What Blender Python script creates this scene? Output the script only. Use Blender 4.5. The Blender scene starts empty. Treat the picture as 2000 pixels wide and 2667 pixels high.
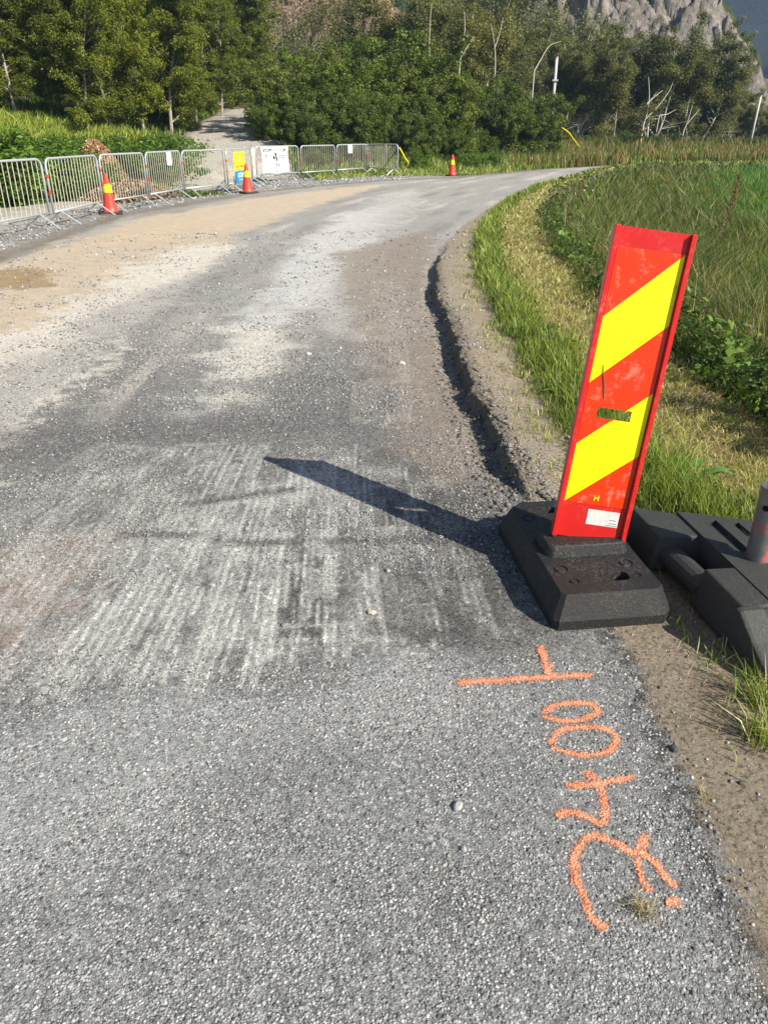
import bpy, bmesh, math, random
import numpy as np
from mathutils import Vector, Matrix
sc = bpy.context.scene
R = math.radians
# ------------------------------------------------------------------ camera, light, exposure
PITCH = 26.2; FPX = 2004.0; CAMH = 1.5
cam = bpy.data.objects.new('camera', bpy.data.cameras.new('camera'))
sc.collection.objects.link(cam); sc.camera = cam
cam.location = (0, 0, CAMH); cam.rotation_euler = (R(90 - PITCH), 0, 0)
cam.data.sensor_fit = 'VERTICAL'; cam.data.sensor_height = 36; cam.data.sensor_width = 27
cam.data.lens = FPX / 2667 * 36; cam.data.clip_start = .05; cam.data.clip_end = 5000
SUNV = Vector((-1.36, .97, -1.21)).normalized()
sun = bpy.data.objects.new('sun', bpy.data.lights.new('sun', 'SUN'))
sc.collection.objects.link(sun)
sun.data.energy = 5.0; sun.data.angle = R(.5); sun.data.color = (1, .93, .80)
sun.rotation_euler = SUNV.to_track_quat('-Z', 'Y').to_euler()
w = bpy.data.worlds.new('World'); sc.world = w; w.use_nodes = True
wn = w.node_tree.nodes; bg = wn['Background']
sky = wn.new('ShaderNodeTexSky'); sky.sky_type = 'NISHITA'; sky.sun_disc = False
sky.sun_elevation = R(36); sky.sun_rotation = math.atan2(-SUNV.x, -SUNV.y)
w.node_tree.links.new(sky.outputs[0], bg.inputs[0]); bg.inputs[1].default_value = .065
sc.view_settings.view_transform = 'Standard'; sc.view_settings.look = 'None'
sc.view_settings.exposure = .80; sc.view_settings.gamma = 1
sc.cycles.max_bounces = 6; sc.cycles.transparent_max_bounces = 16

# ------------------------------------------------------------------ picture -> place
cp, sp = math.cos(R(PITCH)), math.sin(R(PITCH))
def G(px, py, z=0.0):
    a = R(PITCH) + math.atan((py - 1333.5) / FPX)
    Y = (CAMH - z) / math.tan(a)
    return ((px - 1000) / FPX * (Y * cp + (CAMH - z) * sp), Y)
def XY(px, Y, z=0.0):
    return ((px - 1000) / FPX * (Y * cp + (CAMH - z) * sp), Y)
def ztop(py, Y):
    return CAMH + Y * math.tan(math.atan((1333.5 - py) / FPX) - R(PITCH))

# ------------------------------------------------------------------ noise
def _h(ix, iy, s):
    n = (ix.astype(np.int64) * 374761393 + iy.astype(np.int64) * 668265263 + s * 1274126177) & 0xffffffff
    n = ((n ^ (n >> 13)) * 1103515245) & 0xffffffff
    n = ((n ^ (n >> 15)) * 2246822519) & 0xffffffff
    return ((n ^ (n >> 16)) & 0xffffff) / 16777215.0
def vn(x, y, s=0):
    ix = np.floor(x); iy = np.floor(y); fx = x - ix; fy = y - iy
    fx = fx * fx * (3 - 2 * fx); fy = fy * fy * (3 - 2 * fy)
    a = _h(ix, iy, s); b = _h(ix + 1, iy, s); c = _h(ix, iy + 1, s); d = _h(ix + 1, iy + 1, s)
    return (a * (1 - fx) + b * fx) * (1 - fy) + (c * (1 - fx) + d * fx) * fy
def fbm(x, y, s=0, o=4):
    r = 0; a = .5; t = 0
    for k in range(o):
        r = r + a * vn(x * 2 ** k + 17.3 * k, y * 2 ** k - 9.1 * k, s + k); t += a; a *= .5
    return r / t
def worley(x, y, s=0):
    ix = np.floor(x); iy = np.floor(y); f1 = np.full(x.shape, 9.); f2 = f1.copy(); idv = np.zeros(x.shape)
    for dx in (-1, 0, 1):
        for dy in (-1, 0, 1):
            cx = ix + dx; cy = iy + dy
            d = np.hypot(cx + _h(cx, cy, s) - x, cy + _h(cx, cy, s + 5) - y)
            m = d < f1
            f2 = np.where(m, f1, np.minimum(f2, d)); idv = np.where(m, _h(cx, cy, s + 9), idv); f1 = np.where(m, d, f1)
    return f1, f2, idv
def sm(a, b, x):
    t = np.clip((x - a) / (b - a), 0, 1); return t * t * (3 - 2 * t)
def sdist(P, x, y):
    """signed distance to an open polyline, positive to the right of its direction"""
    best = np.full(x.shape, 1e9); sg = np.zeros(x.shape)
    for (ax, ay), (bx, by) in zip(P[:-1], P[1:]):
        dx, dy = bx - ax, by - ay; L = dx * dx + dy * dy
        t = np.clip(((x - ax) * dx + (y - ay) * dy) / L, 0, 1)
        d = np.hypot(x - ax - t * dx, y - ay - t * dy)
        c = (x - ax) * dy - (y - ay) * dx
        m = d < best - 1e-9
        sg = np.where(m, np.sign(c), sg); best = np.where(m, d, best)
    return best * np.where(sg == 0, 1, sg)
def sdpoly(P, x, y):
    """positive inside a closed polygon"""
    best = np.full(x.shape, 1e9); ins = np.zeros(x.shape, bool)
    for (ax, ay), (bx, by) in zip(P, P[1:] + P[:1]):
        dx, dy = bx - ax, by - ay; L = dx * dx + dy * dy + 1e-12
        t = np.clip(((x - ax) * dx + (y - ay) * dy) / L, 0, 1)
        best = np.minimum(best, np.hypot(x - ax - t * dx, y - ay - t * dy))
        c = ((ay > y) != (by > y)) & (x < (bx - ax) * (y - ay) / (by - ay + 1e-12) + ax)
        ins ^= c
    return np.where(ins, best, -best)

# ------------------------------------------------------------------ lines of the place
RE = [(1.7, -8), (1.0, 0)] + [G(2000, 2570), G(1850, 2200), G(1750, 1950), G(1640, 1700), G(1375, 1320),
      G(1275, 1180), G(1250, 1100), G(1210, 1030), G(1182, 950), G(1165, 870), G(1128, 790), G(1130, 700), G(1160, 640),
      G(1200, 592), G(1248, 559), G(1300, 525), G(1369, 492), G(1441, 475), G(1537, 446), G(1615, 431), (30, 45), (120, 46)]
GE = [(2.2, -8), (1.45, 0), (1.32, 1.2), (1.17, 1.75), (1.25, 2.2), (1.12, 2.9), G(1470, 1240), G(1425, 1130), G(1345, 980),
      G(1285, 880), G(1240, 800), G(1215, 700), G(1215, 640), G(1240, 580), G(1275, 545), G(1320, 515), G(1380, 486),
      G(1450, 469), G(1545, 442), G(1620, 429.5), (31, 44.4), (120, 45.4)]
LE = [(-9, -8), (-7.6, 0), (-6.2, 6), G(0, 690), G(350, 560), G(700, 500), G(1000, 472), G(1200, 463), G(1345, 451),
      G(1441, 441), G(1537, 434), G(1615, 430), (30, 49), (120, 50)]
FE = [(-7.5, -8), (-6.6, 5), (-6.0, 14), (-5.88, 17.4), (-5.2, 21.2), (-4.3, 23.4), (-4.05, 25.7), (-4.47, 29.4), (-3.1, 30.9),
      (-1.9, 33), (-.6, 34), (3, 34.3), (9, 41), (14, 46), (31, 52), (120, 54)]
PATH = [(-4.6, 24), (-5.6, 29), (-6.4, 35), (-7.3, 44), (-8.6, 55), (-10, 66)]
def lines(x, y):
    return sdist(RE, x, y), sdist(GE, x, y), sdist(LE, x, y), sdist(FE, x, y)
def pathmask(x, y):
    d = np.abs(sdist(PATH, x, y)); hw = 2.5 - 1.2 * sm(30, 44, y)
    return (hw - d) * np.where(y > 23, 1, -1) * 1.0
def height(x, y, D=None):
    dR, dG, dL, dF = D if D is not None else lines(x, y)
    z = (fbm(x * .8, y * .8, 3, 3) - .5) * .03 * sm(2.2, 4, y)
    # kept shoulder standing above the planed-off surface, with a crumbly lip
    S = sm(3.02, 3.5, y) * (1 - sm(8.5, 13, y)) * (.75 + .5 * vn(y * 1.1, y * 0, 4))
    rag = ((fbm(x * 3.5, y * 3.5, 7, 4) - .5) * .11 + (fbm(x * 13, y * 13, 9, 3) - .5) * .05) * sm(3, 4, y)
    step = sm(.0, .035, dR + rag) - .55 * sm(.06, .7, dR)
    crumb = (fbm(x * 26, y * 26, 8, 3) - .4) * .06 * np.exp(-((dR - .04) / .05) ** 2)
    z = z + S * (.078 * step + crumb * .8)
    z = z - .02 * np.exp(-((dR + .06) / .05) ** 2) * S
    # right-hand ditch and field
    z = z - .42 * sm(.9, 3.2, dG) * sm(1, 4, y + dG * .3) + .34 * sm(4, 11, dG)
    z = z + (fbm(x * 1.5, y * 1.5, 11, 4) - .5) * .10 * sm(.2, 1, dG)
    # left bank and everything beyond the fence
    l = -dF
    wl = sm(5, -3, x)
    hm = .55 + 1.75 * wl
    bank = hm * sm(1.2, 13, l) + np.maximum(0, l - 12) * (.02 + .03 * wl) - .12 * sm(.4, 1.4, l) * (1 - sm(2, 4, l))
    z = z + bank + (fbm(x * .7, y * .7, 12, 4) - .5) * .5 * sm(1, 5, l)
    pm = pathmask(x, y)
    flat = 2.35 * sm(26, 45, y) + np.maximum(0, y - 45) * .05
    k = sm(-1.2, .2, pm) * sm(0.2, 2, l)
    z = z * (1 - k) + flat * k
    # gravel margin roughness
    z = z + (fbm(x * 5, y * 5, 13, 3) - .5) * .05 * sm(-.1, .6, -dL) * (1 - sm(3, 5, l))
    return z
def HZ(x, y):
    return float(height(np.array([float(x)]), np.array([float(y)]))[0])

# ------------------------------------------------------------------ mesh helpers
def npmesh(name, V, F, col=None, smooth=False, attrs=None, uv=None):
    """F: list of (n,k) index arrays"""
    me = bpy.data.meshes.new(name)
    V = np.asarray(V, np.float32); Fs = [np.asarray(f, np.int32) for f in F if len(f)]
    me.vertices.add(len(V)); me.vertices.foreach_set('co', V.ravel())
    nl = sum(f.size for f in Fs); npol = sum(len(f) for f in Fs)
    me.loops.add(nl); me.polygons.add(npol)
    me.loops.foreach_set('vertex_index', np.concatenate([f.ravel() for f in Fs]))
    tot = np.concatenate([np.full(len(f), f.shape[1], np.int32) for f in Fs])
    st = np.concatenate([[0], np.cumsum(tot)[:-1]]).astype(np.int32)
    me.polygons.foreach_set('loop_start', st)
    me.update(calc_edges=True)
    if smooth: me.polygons.foreach_set('use_smooth', np.ones(npol, bool))
    if col is not None:
        a = me.attributes.new('Col', 'FLOAT_COLOR', 'POINT')
        c = np.ones((len(V), 4), np.float32); c[:, :3] = col; a.data.foreach_set('color', c.ravel())
    for k, v in (attrs or {}).items():
        a = me.attributes.new(k, 'FLOAT', 'POINT'); a.data.foreach_set('value', np.asarray(v, np.float32))
    return me
def link(name, me, mat=None, parent=None):
    o = bpy.data.objects.new(name, me); sc.collection.objects.link(o)
    if mat is not None and me is not None: me.materials.append(mat)
    if parent is not None: o.parent = parent
    return o
def tag(o, label=None, cat=None, group=None, kind=None):
    if label: o['label'] = label
    if cat: o['category'] = cat
    if group: o['group'] = group
    if kind: o['kind'] = kind
    return o
def empty(name, loc=(0, 0, 0), rz=0, **k):
    o = bpy.data.objects.new(name, None); sc.collection.objects.link(o)
    o.location = loc; o.rotation_euler = (0, 0, rz); o.empty_display_size = .2
    return tag(o, **k)
def bmobj(name, bm, mat, parent=None, smooth=False, bevel=0, seg=2):
    me = bpy.data.meshes.new(name); bmesh.ops.recalc_face_normals(bm, faces=bm.faces); bm.to_mesh(me); bm.free()
    if smooth:
        for p in me.polygons: p.use_smooth = True
    o = link(name, me, mat, parent)
    if bevel:
        m = o.modifiers.new('bevel', 'BEVEL'); m.width = bevel; m.segments = seg; m.limit_method = 'ANGLE'; m.angle_limit = R(35)
    return o
def box(bm, x0, x1, y0, y1, z0, z1):
    v = [bm.verts.new(p) for p in ((x0, y0, z0), (x1, y0, z0), (x1, y1, z0), (x0, y1, z0), (x0, y0, z1), (x1, y0, z1), (x1, y1, z1), (x0, y1, z1))]
    for f in ((0, 3, 2, 1), (4, 5, 6, 7), (0, 1, 5, 4), (1, 2, 6, 5), (2, 3, 7, 6), (3, 0, 4, 7)): bm.faces.new([v[i] for i in f])
def loft(bm, rings, cap0=True, cap1=True, close=True):
    rs = [[bm.verts.new(p) for p in r] for r in rings]
    n = len(rs[0])
    for a, b in zip(rs[:-1], rs[1:]):
        for i in range(n if close else n - 1):
            bm.faces.new((a[i], a[(i + 1) % n], b[(i + 1) % n], b[i]))
    if cap0: bm.faces.new(rs[0][::-1])
    if cap1: bm.faces.new(rs[-1])
def tube(bm, pts, rad, n=8, closed=False, cap=True):
    pts = [Vector(p) for p in pts]; N = len(pts)
    rads = rad if isinstance(rad, (list, tuple)) else [rad] * N
    prev = None; rings = []
    for i, p in enumerate(pts):
        if closed: t = (pts[(i + 1) % N] - pts[i - 1])
        else: t = pts[min(i + 1, N - 1)] - pts[max(i - 1, 0)]
        t.normalize()
        if prev is None:
            u = t.orthogonal().normalized()
        else:
            u = (prev - t * prev.dot(t)).normalized()
        prev = u; v = t.cross(u)
        rings.append([bm.verts.new(p + (u * math.cos(a) + v * math.sin(a)) * rads[i]) for a in [2 * math.pi * k / n for k in range(n)]])
    rr = list(zip(rings[:-1], rings[1:])) + ([(rings[-1], rings[0])] if closed else [])
    for a, b in rr:
        for k in range(n): bm.faces.new((a[k], a[(k + 1) % n], b[(k + 1) % n], b[k]))
    if cap and not closed:
        bm.faces.new(rings[0][::-1]); bm.faces.new(rings[-1])
def nptube(pts, rads, n=6):
    """numpy tube -> V,F"""
    pts = np.asarray(pts, float); N = len(pts)
    t = np.gradient(pts, axis=0); t /= np.linalg.norm(t, axis=1)[:, None] + 1e-9
    ref = np.array([.3, 1, .1]); u = np.cross(t, ref); u /= np.linalg.norm(u, axis=1)[:, None] + 1e-9
    v = np.cross(t, u); a = np.arange(n) / n * 2 * np.pi
    V = pts[:, None] + (u[:, None] * np.cos(a)[None, :, None] + v[:, None] * np.sin(a)[None, :, None]) * np.asarray(rads)[:, None, None]
    i = np.arange(N - 1)[:, None] * n; k = np.arange(n)[None]
    F = np.stack([i + k, i + (k + 1) % n, i + n + (k + 1) % n, i + n + k], -1).reshape(-1, 4)
    return V.reshape(-1, 3), F
def cut(o, cutters):
    """boolean difference, applied; cutters are removed"""
    for c in cutters:
        m = o.modifiers.new('cut', 'BOOLEAN'); m.object = c; m.operation = 'DIFFERENCE'; m.solver = 'EXACT'
    dg = bpy.context.evaluated_depsgraph_get(); dg.update()
    me = bpy.data.meshes.new_from_object(o.evaluated_get(dg))
    o.modifiers.clear(); o.data = me
    for c in cutters: bpy.data.objects.remove(c)
    return o

# ------------------------------------------------------------------ materials
class NT:
    def __init__(s, name):
        s.m = bpy.data.materials.new(name); s.m.use_nodes = True; s.t = s.m.node_tree; s.n = s.t.nodes
        s.b = s.n['Principled BSDF']; s.out = s.n['Material Output']
        s._co = None
    def add(s, t, **k):
        n = s.n.new(t)
        for a, v in k.items(): setattr(n, a, v)
        return n
    def L(s, a, b): s.t.links.new(a, b)
    def set(s, n, **k):
        for a, v in k.items():
            i = n.inputs[a.replace('_', ' ')] if a.replace('_', ' ') in n.inputs else n.inputs[int(a[1:])]
            if hasattr(v, 'is_output'): s.L(v, i)
            else: i.default_value = v
        return n
    def co(s, kind='Object'):
        return s.add('ShaderNodeTexCoord').outputs[kind]
    def noise(s, vec, scale, det=3, rough=.5, out=0):
        n = s.add('ShaderNodeTexNoise'); s.set(n, Scale=scale, Detail=det, Roughness=rough); s.L(vec, n.inputs['Vector']); return n.outputs[out]
    def voro(s, vec, scale, out='Distance', feat='F1', rnd=1):
        n = s.add('ShaderNodeTexVoronoi', feature=feat); s.set(n, Scale=scale, Randomness=rnd); s.L(vec, n.inputs['Vector']); return n.outputs[out]
    def math(s, op, a, b=0, c=None, clamp=False):
        n = s.add('ShaderNodeMath', operation=op, use_clamp=clamp)
        for i, v in enumerate((a, b) + ((c,) if c is not None else ())):
            if hasattr(v, 'is_output'): s.L(v, n.inputs[i])
            else: n.inputs[i].default_value = v
        return n.outputs[0]
    def mr(s, v, a, b, c, d, smooth=False):
        n = s.add('ShaderNodeMapRange'); n.interpolation_type = 'SMOOTHSTEP' if smooth else 'LINEAR'
        s.L(v, n.inputs[0])
        for i, q in enumerate((a, b, c, d)): n.inputs[i + 1].default_value = q
        return n.outputs[0]
    def mix(s, f, a, b, blend='MIX'):
        n = s.add('ShaderNodeMix', data_type='RGBA', blend_type=blend)
        for i, v in ((0, f), (6, a), (7, b)):
            if hasattr(v, 'is_output'): s.L(v, n.inputs[i])
            elif i == 0: n.inputs[i].default_value = v
            else: n.inputs[i].default_value = tuple(v)[:3] + (1,)
        return n.outputs[2]
    def scale(s, col, v):
        n = s.add('ShaderNodeVectorMath', operation='SCALE'); s.L(col, n.inputs[0])
        if hasattr(v, 'is_output'): s.L(v, n.inputs[3])
        else: n.inputs[3].default_value = v
        return n.outputs[0]
    def attr(s, name, out='Color'):
        n = s.add('ShaderNodeAttribute', attribute_name=name); return n.outputs[out]
    def bump(s, h, strength, dist, prev=None):
        n = s.add('ShaderNodeBump'); n.inputs['Strength'].default_value = strength; n.inputs['Distance'].default_value = dist
        s.L(h, n.inputs['Height'])
        if prev is not None: s.L(prev, n.inputs['Normal'])
        return n.outputs[0]
    def base(s, c):
        if hasattr(c, 'is_output'): s.L(c, s.b.inputs['Base Color'])
        else: s.b.inputs['Base Color'].default_value = tuple(c)[:3] + (1,)
def simple(name, col, rough=.5, metal=0, var=.15, scale=30, bump=0, spec=.5):
    t = NT(name); co = t.co()
    f = t.noise(co, scale, 4); c = t.mix(f, [q * (1 - var) for q in col], [min(1, q * (1 + var)) for q in col])
    t.base(c); t.b.inputs['Roughness'].default_value = rough; t.b.inputs['Metallic'].default_value = metal
    t.b.inputs['Specular IOR Level'].default_value = spec
    if bump: t.L(t.bump(t.noise(co, scale * 4, 4), .5, bump), t.b.inputs['Normal'])
    return t.m
def ground_mat(name, stone=1.0, fine=155):
    """stony ground: colour from the place's own dust, mud and asphalt map ('Col'), grain from cells;
       'agg' 0 = flat worn asphalt showing its aggregate, 1 = loose rough grit, 'dirt' 1 = fine packed earth"""
    t = NT(name); co = t.co()
    wob = t.noise(co, 40, 2, out=1)
    vec = t.add('ShaderNodeVectorMath', operation='MULTIPLY_ADD'); t.L(wob, vec.inputs[0]); vec.inputs[1].default_value = (.0025,) * 3; t.L(co, vec.inputs[2])
    vec = vec.outputs[0]
    agg = t.attr('agg', 'Fac'); dirt = t.attr('dirt', 'Fac')
    c1 = t.add('ShaderNodeSeparateColor'); t.L(t.voro(vec, fine, 'Color'), c1.inputs[0])
    c2 = t.add('ShaderNodeSeparateColor'); t.L(t.voro(vec, fine * 2.3, 'Color'), c2.inputs[0]); c3 = t.add('ShaderNodeSeparateColor'); t.L(t.voro(vec, fine * .62, 'Color'), c3.inputs[0])
    n1 = t.noise(co, 260, 3, .6)
    # most chips near the binder's grey, some pale, a few dark
    pale = t.mr(c1.outputs[0], .78, .97, 0, 1); darkc = t.mr(c1.outputs[1], .80, .95, 0, 1)
    g = t.math('ADD', t.mr(c2.outputs[0], 0, 1, .60, 1.16), t.math('ADD', t.math('MULTIPLY', pale, .55), t.math('MULTIPLY', t.mr(c3.outputs[1], .90, .97, 0, 1), .75)))
    g = t.math('MULTIPLY', g, t.mr(darkc, 0, 1, 1, .55))
    g = t.math('MULTIPLY', g, t.mr(n1, .3, .7, .80, 1.18))
    big = t.noise(co, 5, 4, .6); g = t.math('MULTIPLY', g, t.math('MULTIPLY', t.mr(big, .25, .75, .93, 1.07), t.mr(t.noise(co, 30, 3, .6), .3, .7, .84, 1.16)))
    soft = t.math('MULTIPLY', t.mr(n1, .3, .7, .80, 1.2), t.mr(big, .25, .75, .86, 1.14))
    amt = t.math('MULTIPLY', t.math('SUBTRACT', 1, t.math('MULTIPLY', dirt, .86)), stone)
    g = t.math('ADD', t.math('MULTIPLY', g, amt), t.math('MULTIPLY', soft, t.math('SUBTRACT', 1, amt)))
    # gritty dark gaps
    gap = t.mr(t.math('ADD', t.noise(co, 60, 3, .6), t.math('MULTIPLY', c2.outputs[2], .30)), .47, .56, .25, 1)
    gapf = t.mr(agg, 0, 1, .45, .95)
    g = t.math('MULTIPLY', g, t.math('ADD', t.math('MULTIPLY', gap, gapf), t.math('SUBTRACT', 1, gapf)))
    col = t.scale(t.attr('Col'), g)
    warm = t.mix(t.mr(c1.outputs[2], .6, 1, 0, .22), (1, 1, 1), (1.1, .93, .78))
    col = t.mix(1, col, warm, 'MULTIPLY'); t.base(col)
    t.b.inputs['Roughness'].default_value = .85; t.b.inputs['Specular IOR Level'].default_value = .25
    h = t.math('MULTIPLY', t.math('SUBTRACT', 1, t.voro(vec, fine, 'Distance')), t.mr(agg, 0, 1, .35, .8))
    hc = t.math('ADD', t.math('MULTIPLY', c1.outputs[1], .55), t.math('MULTIPLY', c2.outputs[1], .40))
    h2 = t.math('ADD', t.math('ADD', h, hc), t.math('MULTIPLY', t.noise(co, 170, 5, .75), t.mr(agg, 0, 1, .35, 1.0)))
    nb = t.bump(h2, 1.0, .0052)
    nb = t.bump(t.noise(co, 16, 4, .6), .3, .007, nb)
    t.L(nb, t.b.inputs['Normal'])
    return t.m
M_road = ground_mat('road_grit'); M_gravel = ground_mat('crushed_gravel', 1.0, 42); M_soil = ground_mat('packed_soil', .55, 60)
def leafmat(name, dark, light, rough=.55, trans=.3, use_col=False, hv=.18):
    t = NT(name)
    if use_col: c = t.attr('Col')
    else:
        r = t.attr('rnd', 'Fac'); oi = t.add('ShaderNodeObjectInfo')
        c = t.mix(r, dark, light)
        c = t.mix(t.math('MULTIPLY', oi.outputs['Random'], .5), c, t.mix(1, c, (1.35, 1.1, .6), 'MULTIPLY'))
        c = t.scale(c, t.mr(oi.outputs['Random'], 0, 1, 1 - hv, 1 + hv))
    t.base(c); t.b.inputs['Roughness'].default_value = rough; t.b.inputs['Specular IOR Level'].default_value = .35
    tr = t.add('ShaderNodeBsdfTranslucent'); t.L(t.mix(1, c, (1.25, 1.3, .5), 'MULTIPLY'), tr.inputs[0])
    mx = t.add('ShaderNodeMixShader'); mx.inputs[0].default_value = trans
    t.L(t.b.outputs[0], mx.inputs[1]); t.L(tr.outputs[0], mx.inputs[2]); t.L(mx.outputs[0], t.out.inputs[0])
    return t.m
M_alder = leafmat('alder_leaf', (.03, .055, .006), (.22, .265, .025))
M_willow = leafmat('willow_leaf', (.028, .055, .010), (.18, .245, .04))
M_birch = leafmat('birch_leaf', (.06, .07, .022), (.21, .23, .075))
M_shrub = leafmat('shrub_leaf', (.035, .085, .012), (.15, .26, .035))
M_blade = leafmat('grass_blade', 0, 0, use_col=True, trans=.3, rough=.5)
M_pale = leafmat('pale_weed_leaf', (.10, .20, .03), (.24, .36, .07), rough=.45)
M_weed = leafmat('weed_leaf', (.025, .055, .010), (.10, .16, .028), rough=.55)
M_stone = NT('loose_stone'); M_stone.base(M_stone.scale(M_stone.attr('Col'), M_stone.mr(M_stone.noise(M_stone.co(), 300, 3), .3, .7, .75, 1.25)))
M_stone.b.inputs['Roughness'].default_value = .8; M_stone = M_stone.m
def barkmat(name, pale, dark, amt):
    t = NT(name); co = t.co(); mp = t.add('ShaderNodeMapping'); t.L(co, mp.inputs[0]); mp.inputs['Scale'].default_value = (3, 3, .8)
    f = t.mr(t.noise(mp.outputs[0], 3.5, 5, .65), amt, amt + .12, 0, 1)
    t.base(t.mix(f, pale, dark)); t.b.inputs['Roughness'].default_value = .85
    t.L(t.bump(t.noise(co, 30, 4), .5, .01), t.b.inputs['Normal']); return t.m
M_bark_grey = barkmat('grey_bark', (.36, .32, .26), (.12, .10, .08), .48)
M_bark_birch = barkmat('birch_bark', (.56, .53, .46), (.10, .09, .08), .60)
M_bark_dark = barkmat('dark_bark', (.16, .13, .09), (.06, .05, .04), .5)

# ------------------------------------------------------------------ ground
def poly(pts, x, y, fe, nz):
    W = [G(*p) for p in pts]
    return sm(-fe, fe, sdpoly(W, x, y) + nz * fe * 1.6)
def build_ground():
    fine = np.radians(np.arange(-33, 33.01, .09)); side = np.radians([-180, -150, -120, -100, -85, -72, -62, -54, -48, -43, -39, -36, -34.2])
    az = np.concatenate([side, fine, -side[::-1][:-1]])  # closed at 180
    r = [.25]
    while r[-1] < 400:
        q = r[-1]; r.append(q * (1.0036 if .7 < q < 8 else 1.02 if q <= .7 else 1.008 if q < 60 else 1.03))
    r = np.array(r); A, Rr = np.meshgrid(az, r)
    x = (Rr * np.sin(A)).ravel(); y = (Rr * np.cos(A)).ravel()
    nA, nR = len(az), len(r)
    D = lines(x, y); dR, dG, dL, dF = D
    z = height(x, y, D); pm = pathmask(x, y)
    # ---- colour of the ground itself
    nz = (fbm(x * 3, y * 3, 21, 4) - .5) * 2; nzf = (fbm(x * 14, y * 14, 22, 3) - .5) * 2
    streak = fbm(dR * 3.2, y * .35, 23, 5) - .5
    streak2 = fbm(dR * 9, y * .8, 24, 4) - .5
    C = np.zeros((len(x), 3)); C[:] = (.25, .248, .24)
    agg = np.full(len(x), .8); dirt = np.full(len(x), .15)
    def lay(m, c, a=1.0, ag=None, di=None):
        nonlocal C, agg, dirt
        m = (m * a)
        C = C * (1 - m[:, None]) + np.array(c) * m[:, None]
        if ag is not None: agg = agg * (1 - m) + ag * m
        if di is not None: dirt = dirt * (1 - m) + di * m
    far = sm(4.2, 7, y)
    lay(far, (.44, .425, .395), .9, .5, .45)
    lay(sm(.02, .22, streak + .04 * nzf) * sm(3.6, 5.5, y), (.30, .296, .285), .65, .8, .1)
    lay(sm(.06, .24, -streak - .03) * sm(3.6, 5.5, y), (.62, .58, .52), .75, .3, .6)
    # dry yellow mud along the left edge and its chalky margin
    lay(poly([(-900, 1250), (-900, 800), (0, 690), (350, 572), (640, 520), (900, 488), (1000, 480), (880, 520), (640, 600), (450, 710), (320, 790), (160, 900), (0, 1010), (-600, 1350)], x, y, .22, nz), (.62, .51, .38), .93, .15, .9)
    lay(poly([(-900, 1500), (-500, 1080), (0, 880), (200, 790), (330, 700), (470, 640), (600, 640), (430, 800), (260, 930), (80, 1100), (-300, 1400)], x, y, .2, nz + nzf), (.76, .71, .63), .92, .3, .6)
    lay(poly([(-200, 730), (60, 700), (170, 706), (175, 730), (60, 755), (-100, 760)], x, y, .10, nz * 2 + nzf), (.36, .25, .13), .85, .1, 1)
    lay(poly([(250, 640), (420, 585), (560, 560), (430, 620)], x, y, .2, nz * 2), (.66, .52, .36), .6, .1, 1)
    # pale dusty bands
    lay(poly([(690, 740), (780, 640), (900, 560), (1010, 540), (960, 640), (870, 740), (800, 800), (720, 900), (600, 1060), (480, 1110), (560, 960), (620, 840)], x, y, .25, nz + nzf * .4), (.74, .73, .72), .75, .5, .5)
    lay(poly([(580, 860), (760, 850), (830, 900), (720, 980), (600, 1080), (500, 1090)], x, y, .15, nz * 1.5), (.74, .70, .62), .75, .4, .5)
    lay(poly([(830, 700), (960, 520), (1080, 490), (1100, 520), (1010, 620), (960, 760), (900, 900), (840, 960)], x, y, .2, nz + nzf), (.62, .60, .57), .6, .5, .5)
    lay(poly([(350, 760), (560, 700), (700, 640), (720, 680), (560, 800), (330, 880), (200, 960), (0, 1090), (-200, 1150), (-100, 1040)], x, y, .2, nz), (.36, .355, .34), .55, .8, .2)
    # dark loose grit
    lay(poly([(820, 860), (1060, 930), (1110, 1060), (1000, 1130), (800, 1140), (560, 1160), (300, 1170), (-200, 1220), (-500, 1180), (0, 1120), (420, 1090), (700, 1060)], x, y, .16, nz + nzf * .6), (.20, .198, .194), .65, 1, 0)
    lay(poly([(1000, 1190), (1260, 1230), (1440, 1640), (1500, 1690), (1330, 1700), (1100, 1720), (1040, 1500)], x, y, .12, nz + nzf), (.12, .118, .115), .8, 1, 0)
    lay(poly([(700, 1440), (870, 1420), (860, 1600), (790, 1740), (690, 1700), (660, 1560)], x, y, .07, nz + nzf), (.125, .125, .122), .8, 1, 0)
    # brownish earth smears
    lay(poly([(880, 660), (1120, 600), (1150, 800), (1200, 960), (1330, 1190), (1230, 1280), (1080, 1240), (1050, 1060), (930, 880)], x, y, .14, nz + nzf * .5), (.34, .285, .225), .78, .6, .5)
    lay(poly([(-400, 1560), (0, 1420), (260, 1400), (200, 1520), (120, 1680), (-200, 1760)], x, y, .10, nz + nzf), (.40, .315, .26), .6, .5, .5)
    # worn asphalt that was not planed, in front
    front = poly([(-3000, 2300), (-600, 1950), (0, 1830), (330, 1790), (620, 1750), (860, 1735), (1100, 1700), (1330, 1690), (1500, 1660), (1640, 1640), (2300, 2700), (2300, 9000), (-3000, 9000)], x, y, .06, nz * 1.5 + nzf)
    lay(front, (.272, .276, .276), 1, .25, .05)
    lay(front * sm(.1, .6, nz), (.325, .328, .325), .5, .2, .1)
    lay(front * poly([(1050, 2330), (1120, 2240), (1250, 2260), (1300, 2360), (1180, 2430)], x, y, .05, nz + nzf), (.19, .188, .18), .6, .7, 0)
    lay(front * sm(.15, .5, -nz) * sm(2.1, 1.2, y), (.30, .30, .292), .4, .4, 0)
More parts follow.
